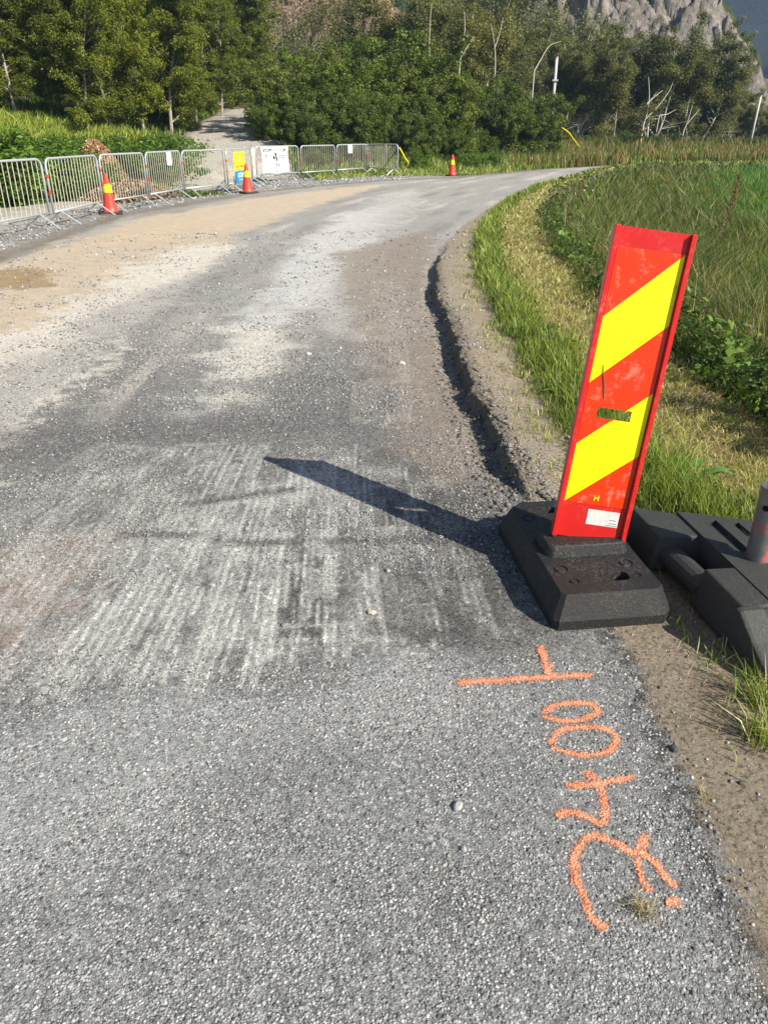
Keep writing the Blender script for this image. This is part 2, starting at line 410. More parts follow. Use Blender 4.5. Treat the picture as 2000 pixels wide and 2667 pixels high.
    lay(poly([(-3000, 2600), (-600, 2120), (0, 1900), (500, 1800), (1000, 1760), (1250, 1730), (1300, 1800), (900, 1900), (500, 2050), (0, 2300), (-600, 2700)], x, y, .12, nz * 1.2), (.40, .405, .40), .6, .1, .2)
    lay(front * sm(-.15, .02, dR) , (.19, .185, .175), .6, .6, .1)
    # tyre prints pressed into the grit: pale packed ribs
    rel = np.zeros(len(x))
    def track(p0, p1, wid, ribs, amp, seed, col=(.56, .555, .53), tips=.16):
        a = np.array(G(*p0)); b = np.array(G(*p1)); d = b - a; L = np.hypot(*d); d /= L
        s_ = (x - a[0]) * d[0] + (y - a[1]) * d[1]; c_ = (x - a[0]) * d[1] - (y - a[1]) * d[0]
        c_ = c_ + (vn(s_ * 1.5, s_ * 0, seed) - .5) * .035
        q = c_ / wid * ribs; ri = np.round(q)
        tip = _h(ri, ri * 0, seed + 3) * tips
        ins = sm(0, .03, s_ - tip) * sm(0, .10, L - s_ - .3 * tip) * sm(0, .015, wid / 2 - np.abs(c_))
        rib = np.exp(-((q - ri) / (.16 + .16 * _h(ri, ri * 0, seed + 4))) ** 2) * (.35 + .65 * _h(ri, ri * 0, seed + 5))
        brk = sm(.28, .5, vn(s_ * 11 + ri * 7.7, ri * 3.1, seed + 1))
        pat = sm(.36, .56, fbm(x * 4, y * 4, seed + 2, 3) + .06)
        film = ins * pat * sm(.35, .6, fbm(s_ * 6, c_ * 14, seed + 6, 3))
        lay(np.clip(.5 * film, 0, 1), col, amp, .4, .4)
        rel[:] = np.maximum(rel, np.clip(ins * rib * brk, 0, 1) * .003 * (y < 5))
        lay(np.clip(ins * rib * brk * (.35 + .65 * pat), 0, 1), tuple(1.18 * k_ for k_ in col), amp, .25, .5)
    track((230, 1850), (540, 1290), .34, 9, .9, 31); track((430, 1840), (650, 1270), .30, 9, .85, 35)
    track((570, 1815), (720, 1240), .26, 8, .9, 41); track((705, 1790), (770, 1180), .20, 6, .8, 45)
    track((830, 1740), (850, 1190), .15, 5, .95, 51); track((925, 1730), (905, 1180), .22, 7, .75, 55)
    track((1090, 1725), (1010, 1200), .24, 8, .6, 61); track((1230, 1720), (1120, 1230), .22, 7, .5, 65)
    track((40, 1880), (430, 1280), .30, 8, .8, 71); track((-190, 1850), (330, 1200), .32, 8, .75, 75)
    track((400, 1450), (560, 1150), .6, 15, .7, 81); track((850, 1330), (870, 1150), .3, 9, .7, 85)
    track((-100, 1500), (380, 1150), .5, 11, .5, 87)
    track((960, 1120), (1000, 720), .26, 7, .6, 91, (.46, .43, .385)); track((1040, 1120), (1040, 740), .16, 5, .6, 95, (.46, .43, .385))
    # pale cross bars left by the track plates
    for k in range(16):
        yy = 1165 + 36 * k; xo = 330 + (k * 137) % 500; a = G(xo, yy); b = G(xo + 260 + (k * 53) % 160, yy - 8)
        d = np.abs(sdist([a, b], x, y + (vn(x * 6, y * 0, 300 + k) - .5) * .03))
        lay(np.exp(-(d / .018) ** 2) * sm(.45, .6, fbm(x * 7, y * 7, 310 + k, 2)), (.52, .51, .48), .5, .2, .4)
    # dark cross ridges where the planer paused
    for (q0, q1, seed) in (((300, 1405), (1330, 1392), 101), ((480, 1305), (760, 1265), 105)):
        a = G(*q0); b = G(*q1); d = np.abs(sdist([a, b], x, y + (vn(x * 2, y * 0, seed) - .5) * .1))
        lay(np.exp(-(d / .035) ** 2) * sm(.3, .5, fbm(x * 4, y * 4, seed + 9, 3)), (.135, .134, .13), .8, 1, 0)
    lay(np.exp(-(np.abs(sdist([G(*p) for p in ((-200, 1660), (200, 1600), (340, 1480), (400, 1370), (470, 1310))], x, y)) / .012) ** 2) * sm(-.2, .3, nzf), (.10, .10, .10), .5)
    # road margins
    C_road = C.copy()
    lay(sm(-.05, .25, -dL + nz * .15), (.20, .165, .125), .8, .5, .7)
    lay(sm(.35, .7, -dL + nz * .2), (.34, .335, .325), 1, 1, 0)
    lay(sm(.35, .7, -dL + nz * .2) * sm(.1, .5, nz), (.24, .21, .17), .7, .8, .4)
    nzq = (fbm(x * 38, y * 38, 25, 3) - .5) * 2; near = 1 - sm(2.3, 3, y)
    # right shoulder
    ed = sm(-.012, .012, dR + nzf * .03 + nzq * (.012 + .03 * near))
    lay(ed, (.33, .275, .205), 1, .45, .8)
    lay(ed * near, (.235, .197, .15), .85, .4, .8)
    lay(ed * near * sm(.2, .6, nz + .3 * nzq), (.20, .155, .11), .6, .5, .7)
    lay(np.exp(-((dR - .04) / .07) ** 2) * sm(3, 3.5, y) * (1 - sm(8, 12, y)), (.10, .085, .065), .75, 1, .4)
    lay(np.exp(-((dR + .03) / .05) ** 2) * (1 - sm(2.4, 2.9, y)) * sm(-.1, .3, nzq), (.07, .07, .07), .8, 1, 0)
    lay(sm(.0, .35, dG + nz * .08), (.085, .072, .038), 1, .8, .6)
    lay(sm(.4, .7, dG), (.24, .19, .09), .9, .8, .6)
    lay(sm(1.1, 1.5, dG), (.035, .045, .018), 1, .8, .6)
    # behind the fence
    l = -dF
    lay(sm(-.4, .9, l + nz * .5) , (.07, .075, .03), 1, .8, .6)
    lay(sm(4, 9, l), (.035, .038, .018), 1, .8, .6)
    lay(sm(-.5, .5, pm + nz * .5) * sm(-.2, .6, l), (.46, .43, .38), 1, .6, .4)
    lay(sm(-.5, .5, pm + nz * .5) * sm(-.2, .6, l) * sm(.1, .6, nz), (.30, .24, .18), .6, .7, .5)
    # -------- split into the places' own surfaces
    i = np.arange(nR - 1)[:, None] * nA; k = np.arange(nA - 1)[None]
    F = np.stack([i + k, i + k + 1, i + nA + k + 1, i + nA + k], -1).reshape(-1, 4)[:, ::-1]
    fc = F[:, 0]
    zone = np.zeros(len(F), int)                      # 0 ground
    zone[(l[fc] < .6) & (dL[fc] < -.3)] = 2           # gravel margin
    zone[(pm[fc] > 0) & (l[fc] > 0)] = 3              # path
    zone[(dR[fc] > 0.01) & (dG[fc] < .25)] = 4        # shoulder
    zone[(dR[fc] <= 0.01) & (dL[fc] >= -.3)] = 1      # road
    loose = sm(.35, .9, agg) * sm(2.2, 2.6, y) * (1 - sm(6, 9, y)) * (dG < 0)
    z = z + (fbm(x * 42, y * 42, 27, 3) - .5) * (.009 * loose + .0016) * (y > .3) * (y < 9) + np.clip(-rel, -.004, 0)
    V = np.stack([x, y, z], 1)
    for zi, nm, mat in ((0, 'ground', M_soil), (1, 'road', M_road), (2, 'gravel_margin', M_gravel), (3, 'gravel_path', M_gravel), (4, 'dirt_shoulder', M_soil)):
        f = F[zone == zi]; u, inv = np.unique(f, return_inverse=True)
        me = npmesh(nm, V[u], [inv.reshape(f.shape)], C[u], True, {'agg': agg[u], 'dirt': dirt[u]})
        tag(link(nm, me, mat), kind='structure')
    # small cap under the photographer
    me = npmesh('ground_cap', V[:nA - 1], [np.arange(nA - 1)[None]], C[:nA - 1], True, {'agg': agg[:nA - 1], 'dirt': dirt[:nA - 1]})
    tag(link('road', me, M_road), kind='structure')
build_ground()

# ------------------------------------------------------------------ mountains
def build_mountain(name, r0, r1, az0, az1, dr, da, hf, colf, seed):
    az = np.radians(np.arange(az0, az1, da)); r = np.arange(r0, r1, dr)
    A, Rr = np.meshgrid(az, r); x = (Rr * np.sin(A)).ravel(); y = (Rr * np.cos(A)).ravel()
    z, rock = hf(x, y, A.ravel(), Rr.ravel())
    nA, nR = len(az), len(r)
    i = np.arange(nR - 1)[:, None] * nA; k = np.arange(nA - 1)[None]
    F = np.stack([i + k, i + nA + k, i + nA + k + 1, i + k + 1], -1).reshape(-1, 4)
    Z = z.reshape(nR, nA); sl = np.hypot(np.gradient(Z, dr, axis=0), 0).ravel()
    me = npmesh(name, np.stack([x, y, z], 1), [F[:, ::-1]], colf(x, y, z, sl, rock), False)
    return link(name, me)
def mh(x, y, A, Rr):
    d = Rr - 100
    wx = x + (fbm(x * .03, y * .03, 201, 3) - .5) * 30; wy = y + (fbm(x * .03, y * .03, 205, 3) - .5) * 30
    f1, f2, idv = worley(wx * .07, wy * .045, 211); g1, g2, gid = worley(wx * .22, wy * .16, 215); q_ = Rr * A; h1, h2, hid = worley(q_ * .42 + Rr * .28, Rr * .14 - q_ * .08, 219); j1, j2, jid = worley(q_ * 1.1 + Rr * .2, Rr * .55, 223)
    rock = sm(.42, .56, fbm(x * .022 + 3.1, y * .022, 220, 3) + .10 * sm(8, 30, d / 3))
    z = d * .40 + 10 * fbm(x * .02, y * .02, 207, 3)
    az_ = np.degrees(A); colw = 1 - .75 * sm(4, 9, az_)
    crag = (idv * 7 + (f2 - f1) * 3) + (gid * 3 + (g2 - g1) * 1.5) + colw * (hid * 3.0 + np.minimum(h2 - h1, .25) * 6) + jid * (1.6 + 1.2 * (1 - colw)) + gid * 2.5 * (1 - colw)
    z = z + crag * (.25 + .75 * rock) * sm(0, 20, d)
    a = np.degrees(A)                                 # ridge falling to the right
    top = np.interp(a, [-60, 17, 19.3, 23.5, 30, 60], [18, 18, 8.4, 3.4, 2.2, 1.5])
    top = top + (fbm(a * 1.2, a * 0, 231, 3) - .5) * .8
    cap = 1.5 + Rr * np.tan(np.radians(top)) + (gid - .5) * 1.5 + (hid - .5)
    z = np.where(z > cap, cap - np.minimum((z - cap) * .03, 3), z)
    return z - 1.5, rock + .25 * (gid - .5)
def mcol(x, y, z, sl, rock):
    n = fbm(x * .3, y * .3, 241, 4); n2 = fbm(x * 1.1, y * 1.1, 243, 3); n3 = fbm(x * .04, y * .04, 247, 3)
    pink = np.array((.40, .25, .19)); grey = np.array((.29, .255, .225)); moss = np.array((.07, .085, .035)); bush = np.array((.03, .05, .018))
    k = sm(.3, .6, n3)[:, None]; rc = (grey * k + pink * (1 - k)) * (.7 + .6 * n2)[:, None]
    gr = bush * (1 - n)[:, None] * 1.4 + moss * n[:, None]
    el = (z - 1.5) / np.hypot(x, y) + .02 * (n - .5)
    rock = rock - .22 * sm(.5, .7, vn(x * .12, y * .12, 261)) * sm(.15, .3, x / y)
    rock = rock - .35 * sm(.100, .118, el) * sm(.12, .0, x / y)
    m = (sm(.35, .6, rock + .9 * (n - .5)) * sm(.3, .6, sl + .8 * (n2 - .3)))[:, None]
    return gr * (1 - m) + rc * m
t = NT('mountain_rock'); co = t.co()
f = t.noise(co, .9, 6, .7); t.base(t.scale(t.attr('Col'), t.mr(f, .3, .7, .6, 1.4))); t.b.inputs['Roughness'].default_value = .95
t.b.inputs['Specular IOR Level'].default_value = .1
t.L(t.bump(t.noise(co, .6, 7, .7), 1, 1.2), t.b.inputs['Normal']); M_mtn = t.m
o = build_mountain('hillside', 100, 330, -42, 46, .5, .10, mh, mcol, 1); o.data.materials.append(M_mtn); tag(o, kind='structure')
def mh2(x, y, A, Rr):
    d = Rr - 480; f1, f2, idv = worley(x * .018, y * .018, 311)
    z = d * .65 + 40 * fbm(x * .009, y * .009, 307, 4) + idv * 16 + (f2 - f1) * 14
    z = np.minimum(z, 150 + .06 * z)
    return z - 2, idv
def mcol2(x, y, z, sl, rock):
    n = fbm(x * .02, y * .02, 341, 4)[:, None]
    return np.array((.010, .014, .02)) * (1 - n) + np.array((.04, .045, .05)) * n  # dark blue-grey: the far slope's shade is painted into its colour
o = build_mountain('far_mountain', 480, 740, -10, 60, 4, .25, mh2, mcol2, 2); o.data.materials.append(M_mtn); tag(o, kind='structure')

# ------------------------------------------------------------------ vegetation: trees
def leaves(cent, n, spread, size, rng, up=.5):
    """n leaf quads scattered round cluster centres"""
    idx = rng.integers(0, len(cent), n)
    g = rng.normal(0, 1, (n, 3)); g /= np.linalg.norm(g, axis=1)[:, None]
    p = cent[idx] + g * (rng.random(n) ** .45)[:, None] * spread[idx][:, None] * np.array([1, 1, .72])
    nrm = g * .8 + rng.normal(0, .7, (n, 3)) + np.array([0, 0, up]); nrm /= np.linalg.norm(nrm, axis=1)[:, None]
    t = np.cross(nrm, rng.normal(0, 1, (n, 3))); t /= np.linalg.norm(t, axis=1)[:, None]; b = np.cross(nrm, t)
    s = size * (.6 + .8 * rng.random(n))[:, None]
    V = np.stack([p - t * s, p + b * s * .55, p + t * s, p - b * s * .55], 1).reshape(-1, 3)
    F = np.arange(4 * n).reshape(-1, 4)
    cr = rng.random(len(cent))
    rnd = np.repeat(np.clip(.55 * rng.random(n) + .45 * cr[idx], 0, 1), 4)
    return V, F, rnd
def merge(parts):
    Vs, Fs, o = [], [], 0
    for V, F in parts: Vs.append(V); Fs.append(F + o); o += len(V)
    return np.concatenate(Vs), np.concatenate(Fs)
def limb(p, d, L, r0, rng, nseg=6, wob=.15, grav=.0, r1=.25):
    pts = [np.array(p, float)]; d = np.array(d, float); d /= np.linalg.norm(d)
    for i in range(nseg):
        d = d + rng.normal(0, wob, 3) + np.array([0, 0, grav]); d /= np.linalg.norm(d)
        pts.append(pts[-1] + d * L / nseg)
    return np.array(pts), np.linspace(r0, r0 * r1, nseg + 1)
def make_tree(kind, seed):
    rng = np.random.default_rng(seed); parts = []; cent = []; spr = []
    if kind == 'alder':       # 10 m, leafy nearly to the ground
        tr, rd = limb((0, 0, -.3), (rng.normal(0, .04), rng.normal(0, .04), 1), 9.6, .13, rng, 12, .05, .03, .12); parts.append(nptube(tr, rd, 7))
        for k in range(58):
            f = .07 + .91 * rng.random() ** .95; i = f * 12; b = tr[int(i)] * (1 - i % 1) + tr[min(int(i) + 1, 12)] * (i % 1)
            a = rng.random() * 6.28; L = (.9 + 1.7 * math.sin(math.pi * (f * .8 + .12))) * (.55 + .7 * rng.random())
            br, rr = limb(b, (math.cos(a), math.sin(a), .25 + .5 * f), L, .045 * (1.15 - f) + .008, rng, 5, .18, .04); parts.append(nptube(br, rr, 4))
            for j in (2, 3, 4, 5): cent.append(br[j] + rng.normal(0, .15, 3)); spr.append(.24 + .34 * rng.random())
        n, size, mats = 50000, .064, (M_bark_grey, M_alder)
    elif kind == 'willow':    # 5 m wide bush, many stems
        for k in range(16):
            a = rng.random() * 6.28; q = .15 + .85 * rng.random()
            br, rr = limb((.3 * math.cos(a), .3 * math.sin(a), -.2), (math.cos(a) * q, math.sin(a) * q, 1.1), 3.6 + 1.7 * rng.random(), .04, rng, 8, .12, .03); parts.append(nptube(br, rr, 5))
            for j in range(2, 9): cent.append(br[j] + rng.normal(0, .2, 3)); spr.append(.26 + .3 * rng.random())
            for u in range(4):
                j = rng.integers(2, 8); a2 = a + rng.normal(0, 1.0)
                b2, r2 = limb(br[j], (math.cos(a2), math.sin(a2), .5 - .1 * u), 1.3, .014, rng, 4, .2); parts.append(nptube(b2, r2, 3))
                for jj in (2, 3, 4): cent.append(b2[jj]); spr.append(.2 + .3 * rng.random())
        for k in range(26):      # skirt down to the ground
            a = rng.random() * 6.28; q = 1.2 + 1.1 * rng.random(); cent.append(np.array((q * math.cos(a), q * math.sin(a), .25 + 1.0 * rng.random()))); spr.append(.5)
        n, size, mats = 50000, .058, (M_bark_dark, M_willow)
    elif kind == 'birch':     # slim leaning pale stems, airy crown
        ns = 3 + int(rng.integers(0, 3))
        for s_ in range(ns):
            a = rng.random() * 6.28; q = .10 + .33 * rng.random()
            tr, rd = limb((.25 * math.cos(a) * s_, .25 * math.sin(a) * s_, -.3), (math.cos(a) * q, math.sin(a) * q, 1), 9.0 - 1.6 * rng.random(), .072, rng, 12, .10, .03, .15); parts.append(nptube(tr, rd, 6))
            for k in range(24):
                f = .16 + .76 * rng.random(); i = f * 12; b = tr[int(i)]
                a = rng.random() * 6.28; L = 2.0 * (1 - f * .6) * (.5 + .7 * rng.random())
                br, rr = limb(b, (math.cos(a), math.sin(a), .55), L, .028, rng, 5, .2, -.02); parts.append(nptube(br, rr, 4))
                if f < .42 and rng.random() < .75: continue
                for j in (2, 3, 4, 5): cent.append(br[j] + rng.normal(0, .12, 3)); spr.append(.35 + .5 * rng.random())
            for j in range(8, 13):
                for _ in range(2): cent.append(tr[j] + rng.normal(0, .2, 3)); spr.append(.4)
        n, size, mats = 46000, .055, (M_bark_birch, M_birch)
    else:                     # knee- to chest-high shrub, 1.5 m
        for k in range(14):
            a = rng.random() * 6.28; q = .9 * rng.random()
            br, rr = limb((.1 * math.cos(a), .1 * math.sin(a), -.1), (math.cos(a) * q, math.sin(a) * q, 1), 1.0 + .6 * rng.random(), .012, rng, 5, .15); parts.append(nptube(br, rr, 3))
            for j in (1, 2, 3, 4, 5): cent.append(br[j] + rng.normal(0, .12, 3)); spr.append(.18 + .22 * rng.random())
        n, size, mats = 8500, .040, (M_bark_dark, M_shrub)
    V, F = merge(parts); tm = npmesh(kind + '_trunk', V, [F], smooth=True); tm.materials.append(mats[0])
    V, F, rnd = leaves(np.array(cent), n, np.array(spr) * (1.15 if kind == 'alder' else 1), size, rng); lm = npmesh(kind + '_crown', V, [F], attrs={'rnd': rnd}); lm.materials.append(mats[1])
    return tm, lm, V[:, 2].max()
PROTO = {k: [make_tree(k, 50 * i + len(k) * 7) for i in range(n)] for k, n in (('alder', 4), ('willow', 4), ('birch', 4), ('shrub', 3))}
KN = {'alder': ('alder_tree', 'tree', 'trunk', 'crown'), 'willow': ('willow_bush', 'bush', 'stems', 'foliage'),
      'birch': ('birch_tree', 'tree', 'trunk', 'crown'), 'shrub': ('shrub', 'shrub', 'stems', 'foliage')}
prng = random.Random(5); first = {}
def plant(kind, x, y, h, label, group, wide=1.0):
    vi = prng.randrange(len(PROTO[kind])); tm, lm, H = PROTO[kind][vi]; nm, cat, a, b = KN[kind]
    s = h / H; rz = prng.random() * 6.28
    if (kind, vi) not in first:
        root = empty(nm); link(a, tm, None, root); link(b, lm, None, root); first[(kind, vi)] = root
    else:
        src = first[(kind, vi)]; root = src.copy(); sc.collection.objects.link(root)
        for ch in list(src.children):
            c = ch.copy(); sc.collection.objects.link(c); c.parent = root
    root.location = (x, y, HZ(x, y)); root.rotation_euler = (0, 0, rz)
    root.scale = (s * wide, s * wide, s)
    tag(root, label, cat, group)
ORD = ['first', 'second', 'third', 'fourth', 'fifth', 'sixth', 'seventh', 'eighth', 'ninth', 'tenth', 'eleventh', 'twelfth', 'thirteenth', 'fourteenth', 'fifteenth', 'sixteenth', 'seventeenth', 'eighteenth']
def row(kind, items, lab, group, wide=1.0):
    items = sorted(items)
    for i, (px, Y, yt) in enumerate(items):
        z = 1.0; x, y = XY(px, Y, z); h = ztop(yt, Y) - HZ(x, y)
        plant(kind, x, y, h, lab.format(ORD[i]), group, wide)
row('alder', [(-150, 27, -200), (-70, 31, -120), (60, 33, -150), (150, 34, -100), (235, 33, -140), (300, 34.5, -80), (380, 35.5, -60), (450, 36, -120), (520, 39, -60), (585, 43, -40)],
    'tall alder, {} from the left in the front row of the dark wood', 'alders in the front row of the left wood', 1.0)
row('alder', [(-120, 39, -250), (-20, 40, -230), (90, 41, -220), (190, 42, -200), (280, 42, -180), (370, 43, -200), (460, 45, -160), (545, 48, -120), (630, 57, -60), (690, 62, 0)],
    'alder in the second row of the left wood, {} from the left', 'alders in the second row of the left wood', 1.15)
row('alder', [(-60, 50, -260), (60, 52, -260), (180, 52, -240), (300, 53, -220), (420, 54, -200), (520, 58, -160), (600, 66, -80)],
    'alder at the back of the left wood, {} from the left', 'alders at the back of the left wood', 1.4)
row('willow', [(40, 37, 215), (120, 38, 235), (200, 39, 225), (330, 38, 240), (410, 38.5, 190), (470, 38, 215), (520, 42, 230), (-60, 36, 225), (-140, 34, 225)],
    'dark undergrowth bush among the trunks of the left wood, {} from the left', 'undergrowth of the left wood', 1.2)
row('willow', [(705, 36, 260), (740, 37.5, 130), (830, 40, 110), (920, 42, 85), (1010, 43, 70), (1090, 43, 120), (1150, 42, 190)],
    'tall green willow bush behind the banner barriers, {} from the left', 'tall willow bushes behind the barriers', 1.0)
row('willow', [(770, 35.5, 230), (860, 37, 215), (950, 38, 230), (1040, 39, 260), (1110, 39.5, 300), (1165, 40, 320)],
    'lower willow bush just behind the barriers, {} from the left', 'lower willow bushes behind the barriers', .85)
row('birch', [(1010, 55, -60), (1060, 58, -60), (1120, 53, -30), (1170, 58, -20), (1210, 54, -30), (1260, 58, 20), (1310, 60, 30)],
    'birch with pale stems rising behind the willow bushes, {} from the left', 'birches behind the willow bushes', .95)
row('willow', [(1290, 48, 245), (1345, 47, 185), (1400, 48, 235)], 'round dense bush beside the left pole, {} from the left', 'bushes left of the near pole', .92)
row('willow', [(1225, 43, 330), (1265, 45, 350)], 'small leafy bush behind the far cone, {} from the left', 'small bushes behind the far cone', .8)
row('birch', [(1440, 64, 60), (1490, 62, 85), (1540, 66, 75), (1590, 63, 80), (1640, 66, 45), (1690, 64, 30), (1740, 66, 40), (1790, 65, 80), (1840, 67, 160), (1890, 66, 225), (1940, 68, 250), (1990, 67, 275), (2050, 66, 270), (2110, 67, 260)],
    'birch with bare pale stems at the field edge, {} from the left', 'birches along the field edge', 1.0)
row('birch', [(1360, 74, 40), (1420, 76, 60), (1500, 78, 75), (1570, 80, 75), (1650, 80, 35), (1730, 80, 45), (1800, 80, 110), (1870, 82, 210), (1950, 84, 255), (2030, 84, 270)],
    'birch in the row behind the field edge, {} from the left', 'birches behind the field edge row', 1.35)
row('willow', [(1460, 58, 330), (1520, 60, 350), (1580, 59, 345), (1640, 60, 335), (1700, 60, 340), (1760, 61, 345), (1820, 60, 350), (1885, 62, 350), (1960, 62, 345), (2030, 60, 350)],
    'low dark bush under the birches, {} from the left', 'low bushes under the birches', .95)
row('shrub', [(-110, 18, 330), (-60, 19, 330), (-15, 20, 325), (35, 20.5, 330), (75, 21.5, 350), (120, 20.5, 365), (165, 22, 368), (140, 24, 352), (330, 25, 362), (370, 26, 350), (300, 27, 352), (405, 28, 345), (435, 30, 340), (245, 28.5, 352)],
    'bright leafy shrub on the bank behind the barriers, {} from the left', 'shrubs on the left bank', 1.5)
row('shrub', [(1230, 37.5, 385), (1290, 40, 390), (1085, 36, 385)], 'low shrub in the grass near the far cone, {} from the left', 'low shrubs near the far cone', 1.1)

# distant slope woods read as one mass
def far_wood():
    rng = np.random.default_rng(9); n = 1500
    a = np.radians(rng.uniform(-36, 42, n)); r = rng.uniform(88, 122, n); x = r * np.sin(a); y = r * np.cos(a)
    kk = a < R(13); x, y, r, a = x[kk], y[kk], r[kk], a[kk]; h = 3 + 2.5 * rng.random(len(x)); base = np.maximum(height(x, y), np.where(r > 101, mh(x, y, a, r)[0], -9))
    cent = np.stack([x, y, base + h * .45], 1)
    V, F, rnd = leaves(cent, 300000, h * .5, .13, rng, .6)
    o = link('distant_wood', npmesh('distant_wood', V, [F], attrs={'rnd': rnd}), M_birch)
    tag(o, 'far-off wood covering the foot of the rocky mountain', 'wood', kind='stuff')
far_wood()

# ------------------------------------------------------------------ vegetation: grass
def scatter(n, r0, r1, a0, a1, rng):
    r = np.exp(rng.uniform(math.log(r0), math.log(r1), n)); a = np.radians(rng.uniform(a0, a1, n))
    return r * np.sin(a), r * np.cos(a), r
def blades(x, y, z, r, h, pal, rng, lean=.35, wmul=1.0, wmin=.0035, lay=0):
    n = len(x); th = rng.random(n) * 6.28; w = np.maximum(wmin, r * .00115) * wmul * (.6 + .8 * rng.random(n))
    ld = rng.random(n) * 6.28; la = lean * (.3 + rng.random(n)) * h
    if lay: la = h * (.8 + .4 * rng.random(n))
    lx, ly = np.cos(ld) * la, np.sin(ld) * la
    hx = h * (1 - .55 * lay * 1.5) if not lay else h * .12 * (1 + 2 * rng.random(n))
    wx, wy = np.cos(th) * w / 2, np.sin(th) * w / 2
    P0 = np.stack([x - wx, y - wy, z - .01], 1); P1 = np.stack([x + wx, y + wy, z - .01], 1)
    m = .55; P2 = np.stack([x + wx * .8 + lx * m * .55, y + wy * .8 + ly * m * .55, z + hx * m * (1.6 if lay else 1.05)], 1); P3 = np.stack([x - wx * .8 + lx * m * .55, y - wy * .8 + ly * m * .55, z + hx * m * (1.6 if lay else 1.05)], 1)
    P4 = np.stack([x + lx, y + ly, z + hx * (.5 if lay else 1)], 1)
    V = np.stack([P0, P1, P2, P3, P4], 1).reshape(-1, 3); i = np.arange(n)[:, None] * 5
    Q = i + np.array([[0, 1, 2, 3]]); T = i + np.array([[3, 2, 4]])
    pal = np.array(pal); c = pal[rng.integers(0, len(pal), n)] * (.7 + .6 * rng.random(n))[:, None]
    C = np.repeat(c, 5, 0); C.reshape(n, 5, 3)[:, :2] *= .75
    return V, Q, T, C
def grass(name, label, n, r0, r1, a0, a1, sel, hfun, pal, seed, **k):
    rng = np.random.default_rng(seed); x, y, r = scatter(n, r0, r1, a0, a1, rng)
    D = lines(x, y); m = rng.random(n) < sel(x, y, D)
    x, y, r = x[m], y[m], r[m]; D = tuple(d[m] for d in D); z = height(x, y, D); h = hfun(x, y, D, rng)
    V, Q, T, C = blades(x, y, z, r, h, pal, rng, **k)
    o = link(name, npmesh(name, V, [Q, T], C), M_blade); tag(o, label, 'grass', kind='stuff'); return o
green = [(.10, .18, .025), (.19, .28, .035), (.07, .13, .022), (.28, .34, .05), (.13, .21, .04), (.34, .36, .08)]
lime = [(.27, .35, .05), (.38, .40, .09), (.18, .28, .03)]
straw = [(.56, .47, .23), (.66, .56, .31), (.42, .34, .17), (.28, .20, .11), (.42, .44, .13)]
dark = [(.055, .10, .022), (.08, .14, .03), (.12, .14, .035), (.05, .085, .02), (.16, .15, .05)]
field = [(.07, .22, .03), (.12, .29, .045), (.06, .17, .025), (.16, .28, .05)]
rusty = [(.32, .22, .09), (.24, .18, .06), (.17, .17, .05), (.10, .15, .035), (.12, .18, .04)]
patch = lambda x, y, s, q=1.2: fbm(x * q, y * q, s, 3)
grass('verge_grass', 'fresh green grass edging the dirt shoulder of the road', 210000, 1.3, 60, 0, 33,
      lambda x, y, D: sm(0, .16, D[1] + (patch(x, y, 401, 3) - .5) * .3) * (1 - sm(.35, .58, D[1] + (patch(x, y, 402, 2) - .5) * .35)) * sm(.16, .4, patch(x, y, 409, 6)),
      lambda x, y, D, g: (.04 + .11 * sm(0, .25, D[1])) * (.5 + g.random(len(x))), green + lime[:1] + straw[4:], 11, lean=.6)
grass('verge_fringe', 'sparse short yellowed blades creeping over the packed dirt shoulder', 170000, 1.2, 30, 2, 33,
      lambda x, y, D: sm(-.38, .05, D[1]) ** 2 * .55 * (D[0] > .12) * (D[1] < .1) * sm(.35, .6, patch(x, y, 403, 5)),
      lambda x, y, D, g: .02 + .035 * g.random(len(x)), straw[:2] + green[:2] + lime[1:], 12, lean=.9)
grass('mown_grass', 'mown yellow green stubble and dry hay lying on the verge', 200000, 2.5, 60, 4, 33,
      lambda x, y, D: sm(.3, .5, D[1]) * (1 - sm(1.0, 1.4, D[1] + (patch(x, y, 404) - .5) * .5)) * (.35 + .6 * sm(.40, .55, patch(x, y, 414, 2.2))),
      lambda x, y, D, g: .03 + .06 * g.random(len(x)), lime[:2] + straw[:2] + straw[4:] + straw[4:], 13, lean=.7)
grass('dry_hay', 'pale brown cut hay strewn in swathes over the mown verge', 260000, 2.5, 50, 4, 33,
      lambda x, y, D: sm(.34, .55, D[1]) * (1 - sm(1.05, 1.45, D[1])) * sm(.22, .38, patch(x, y, 405, 1.6)),
      lambda x, y, D, g: .08 + .12 * g.random(len(x)), straw[:4] + [(.36, .27, .16)], 14, lay=1, wmul=.9)
grass('tall_meadow_grass', 'tall dark wild grass in the ditch beyond the mown verge', 430000, 3.0, 90, 6, 40,
      lambda x, y, D: sm(1.05, 1.45, D[1] + (patch(x, y, 406) - .5) * .5) * (1 - .85 * sm(5, 7, D[1])) * (.55 + .45 * sm(.35, .5, patch(x, y, 416, 1.1))),
      lambda x, y, D, g: (.14 + .34 * sm(1.1, 2.4, D[1])) * (.5 + 1.0 * patch(x, y, 418, 1.3)) * (.45 + .9 * g.random(len(x))), dark + dark + green[:5] + straw[3:4] + straw[2:3], 15, lean=.8)
grass('field_grass', 'bright green field of even grass beyond the ditch', 170000, 8, 130, 8, 44,
      lambda x, y, D: sm(4, 6.5, D[1] + (patch(x, y, 407) - .5) * 2),
      lambda x, y, D, g: .40 + .25 * g.random(len(x)), field, 16, lean=.4)
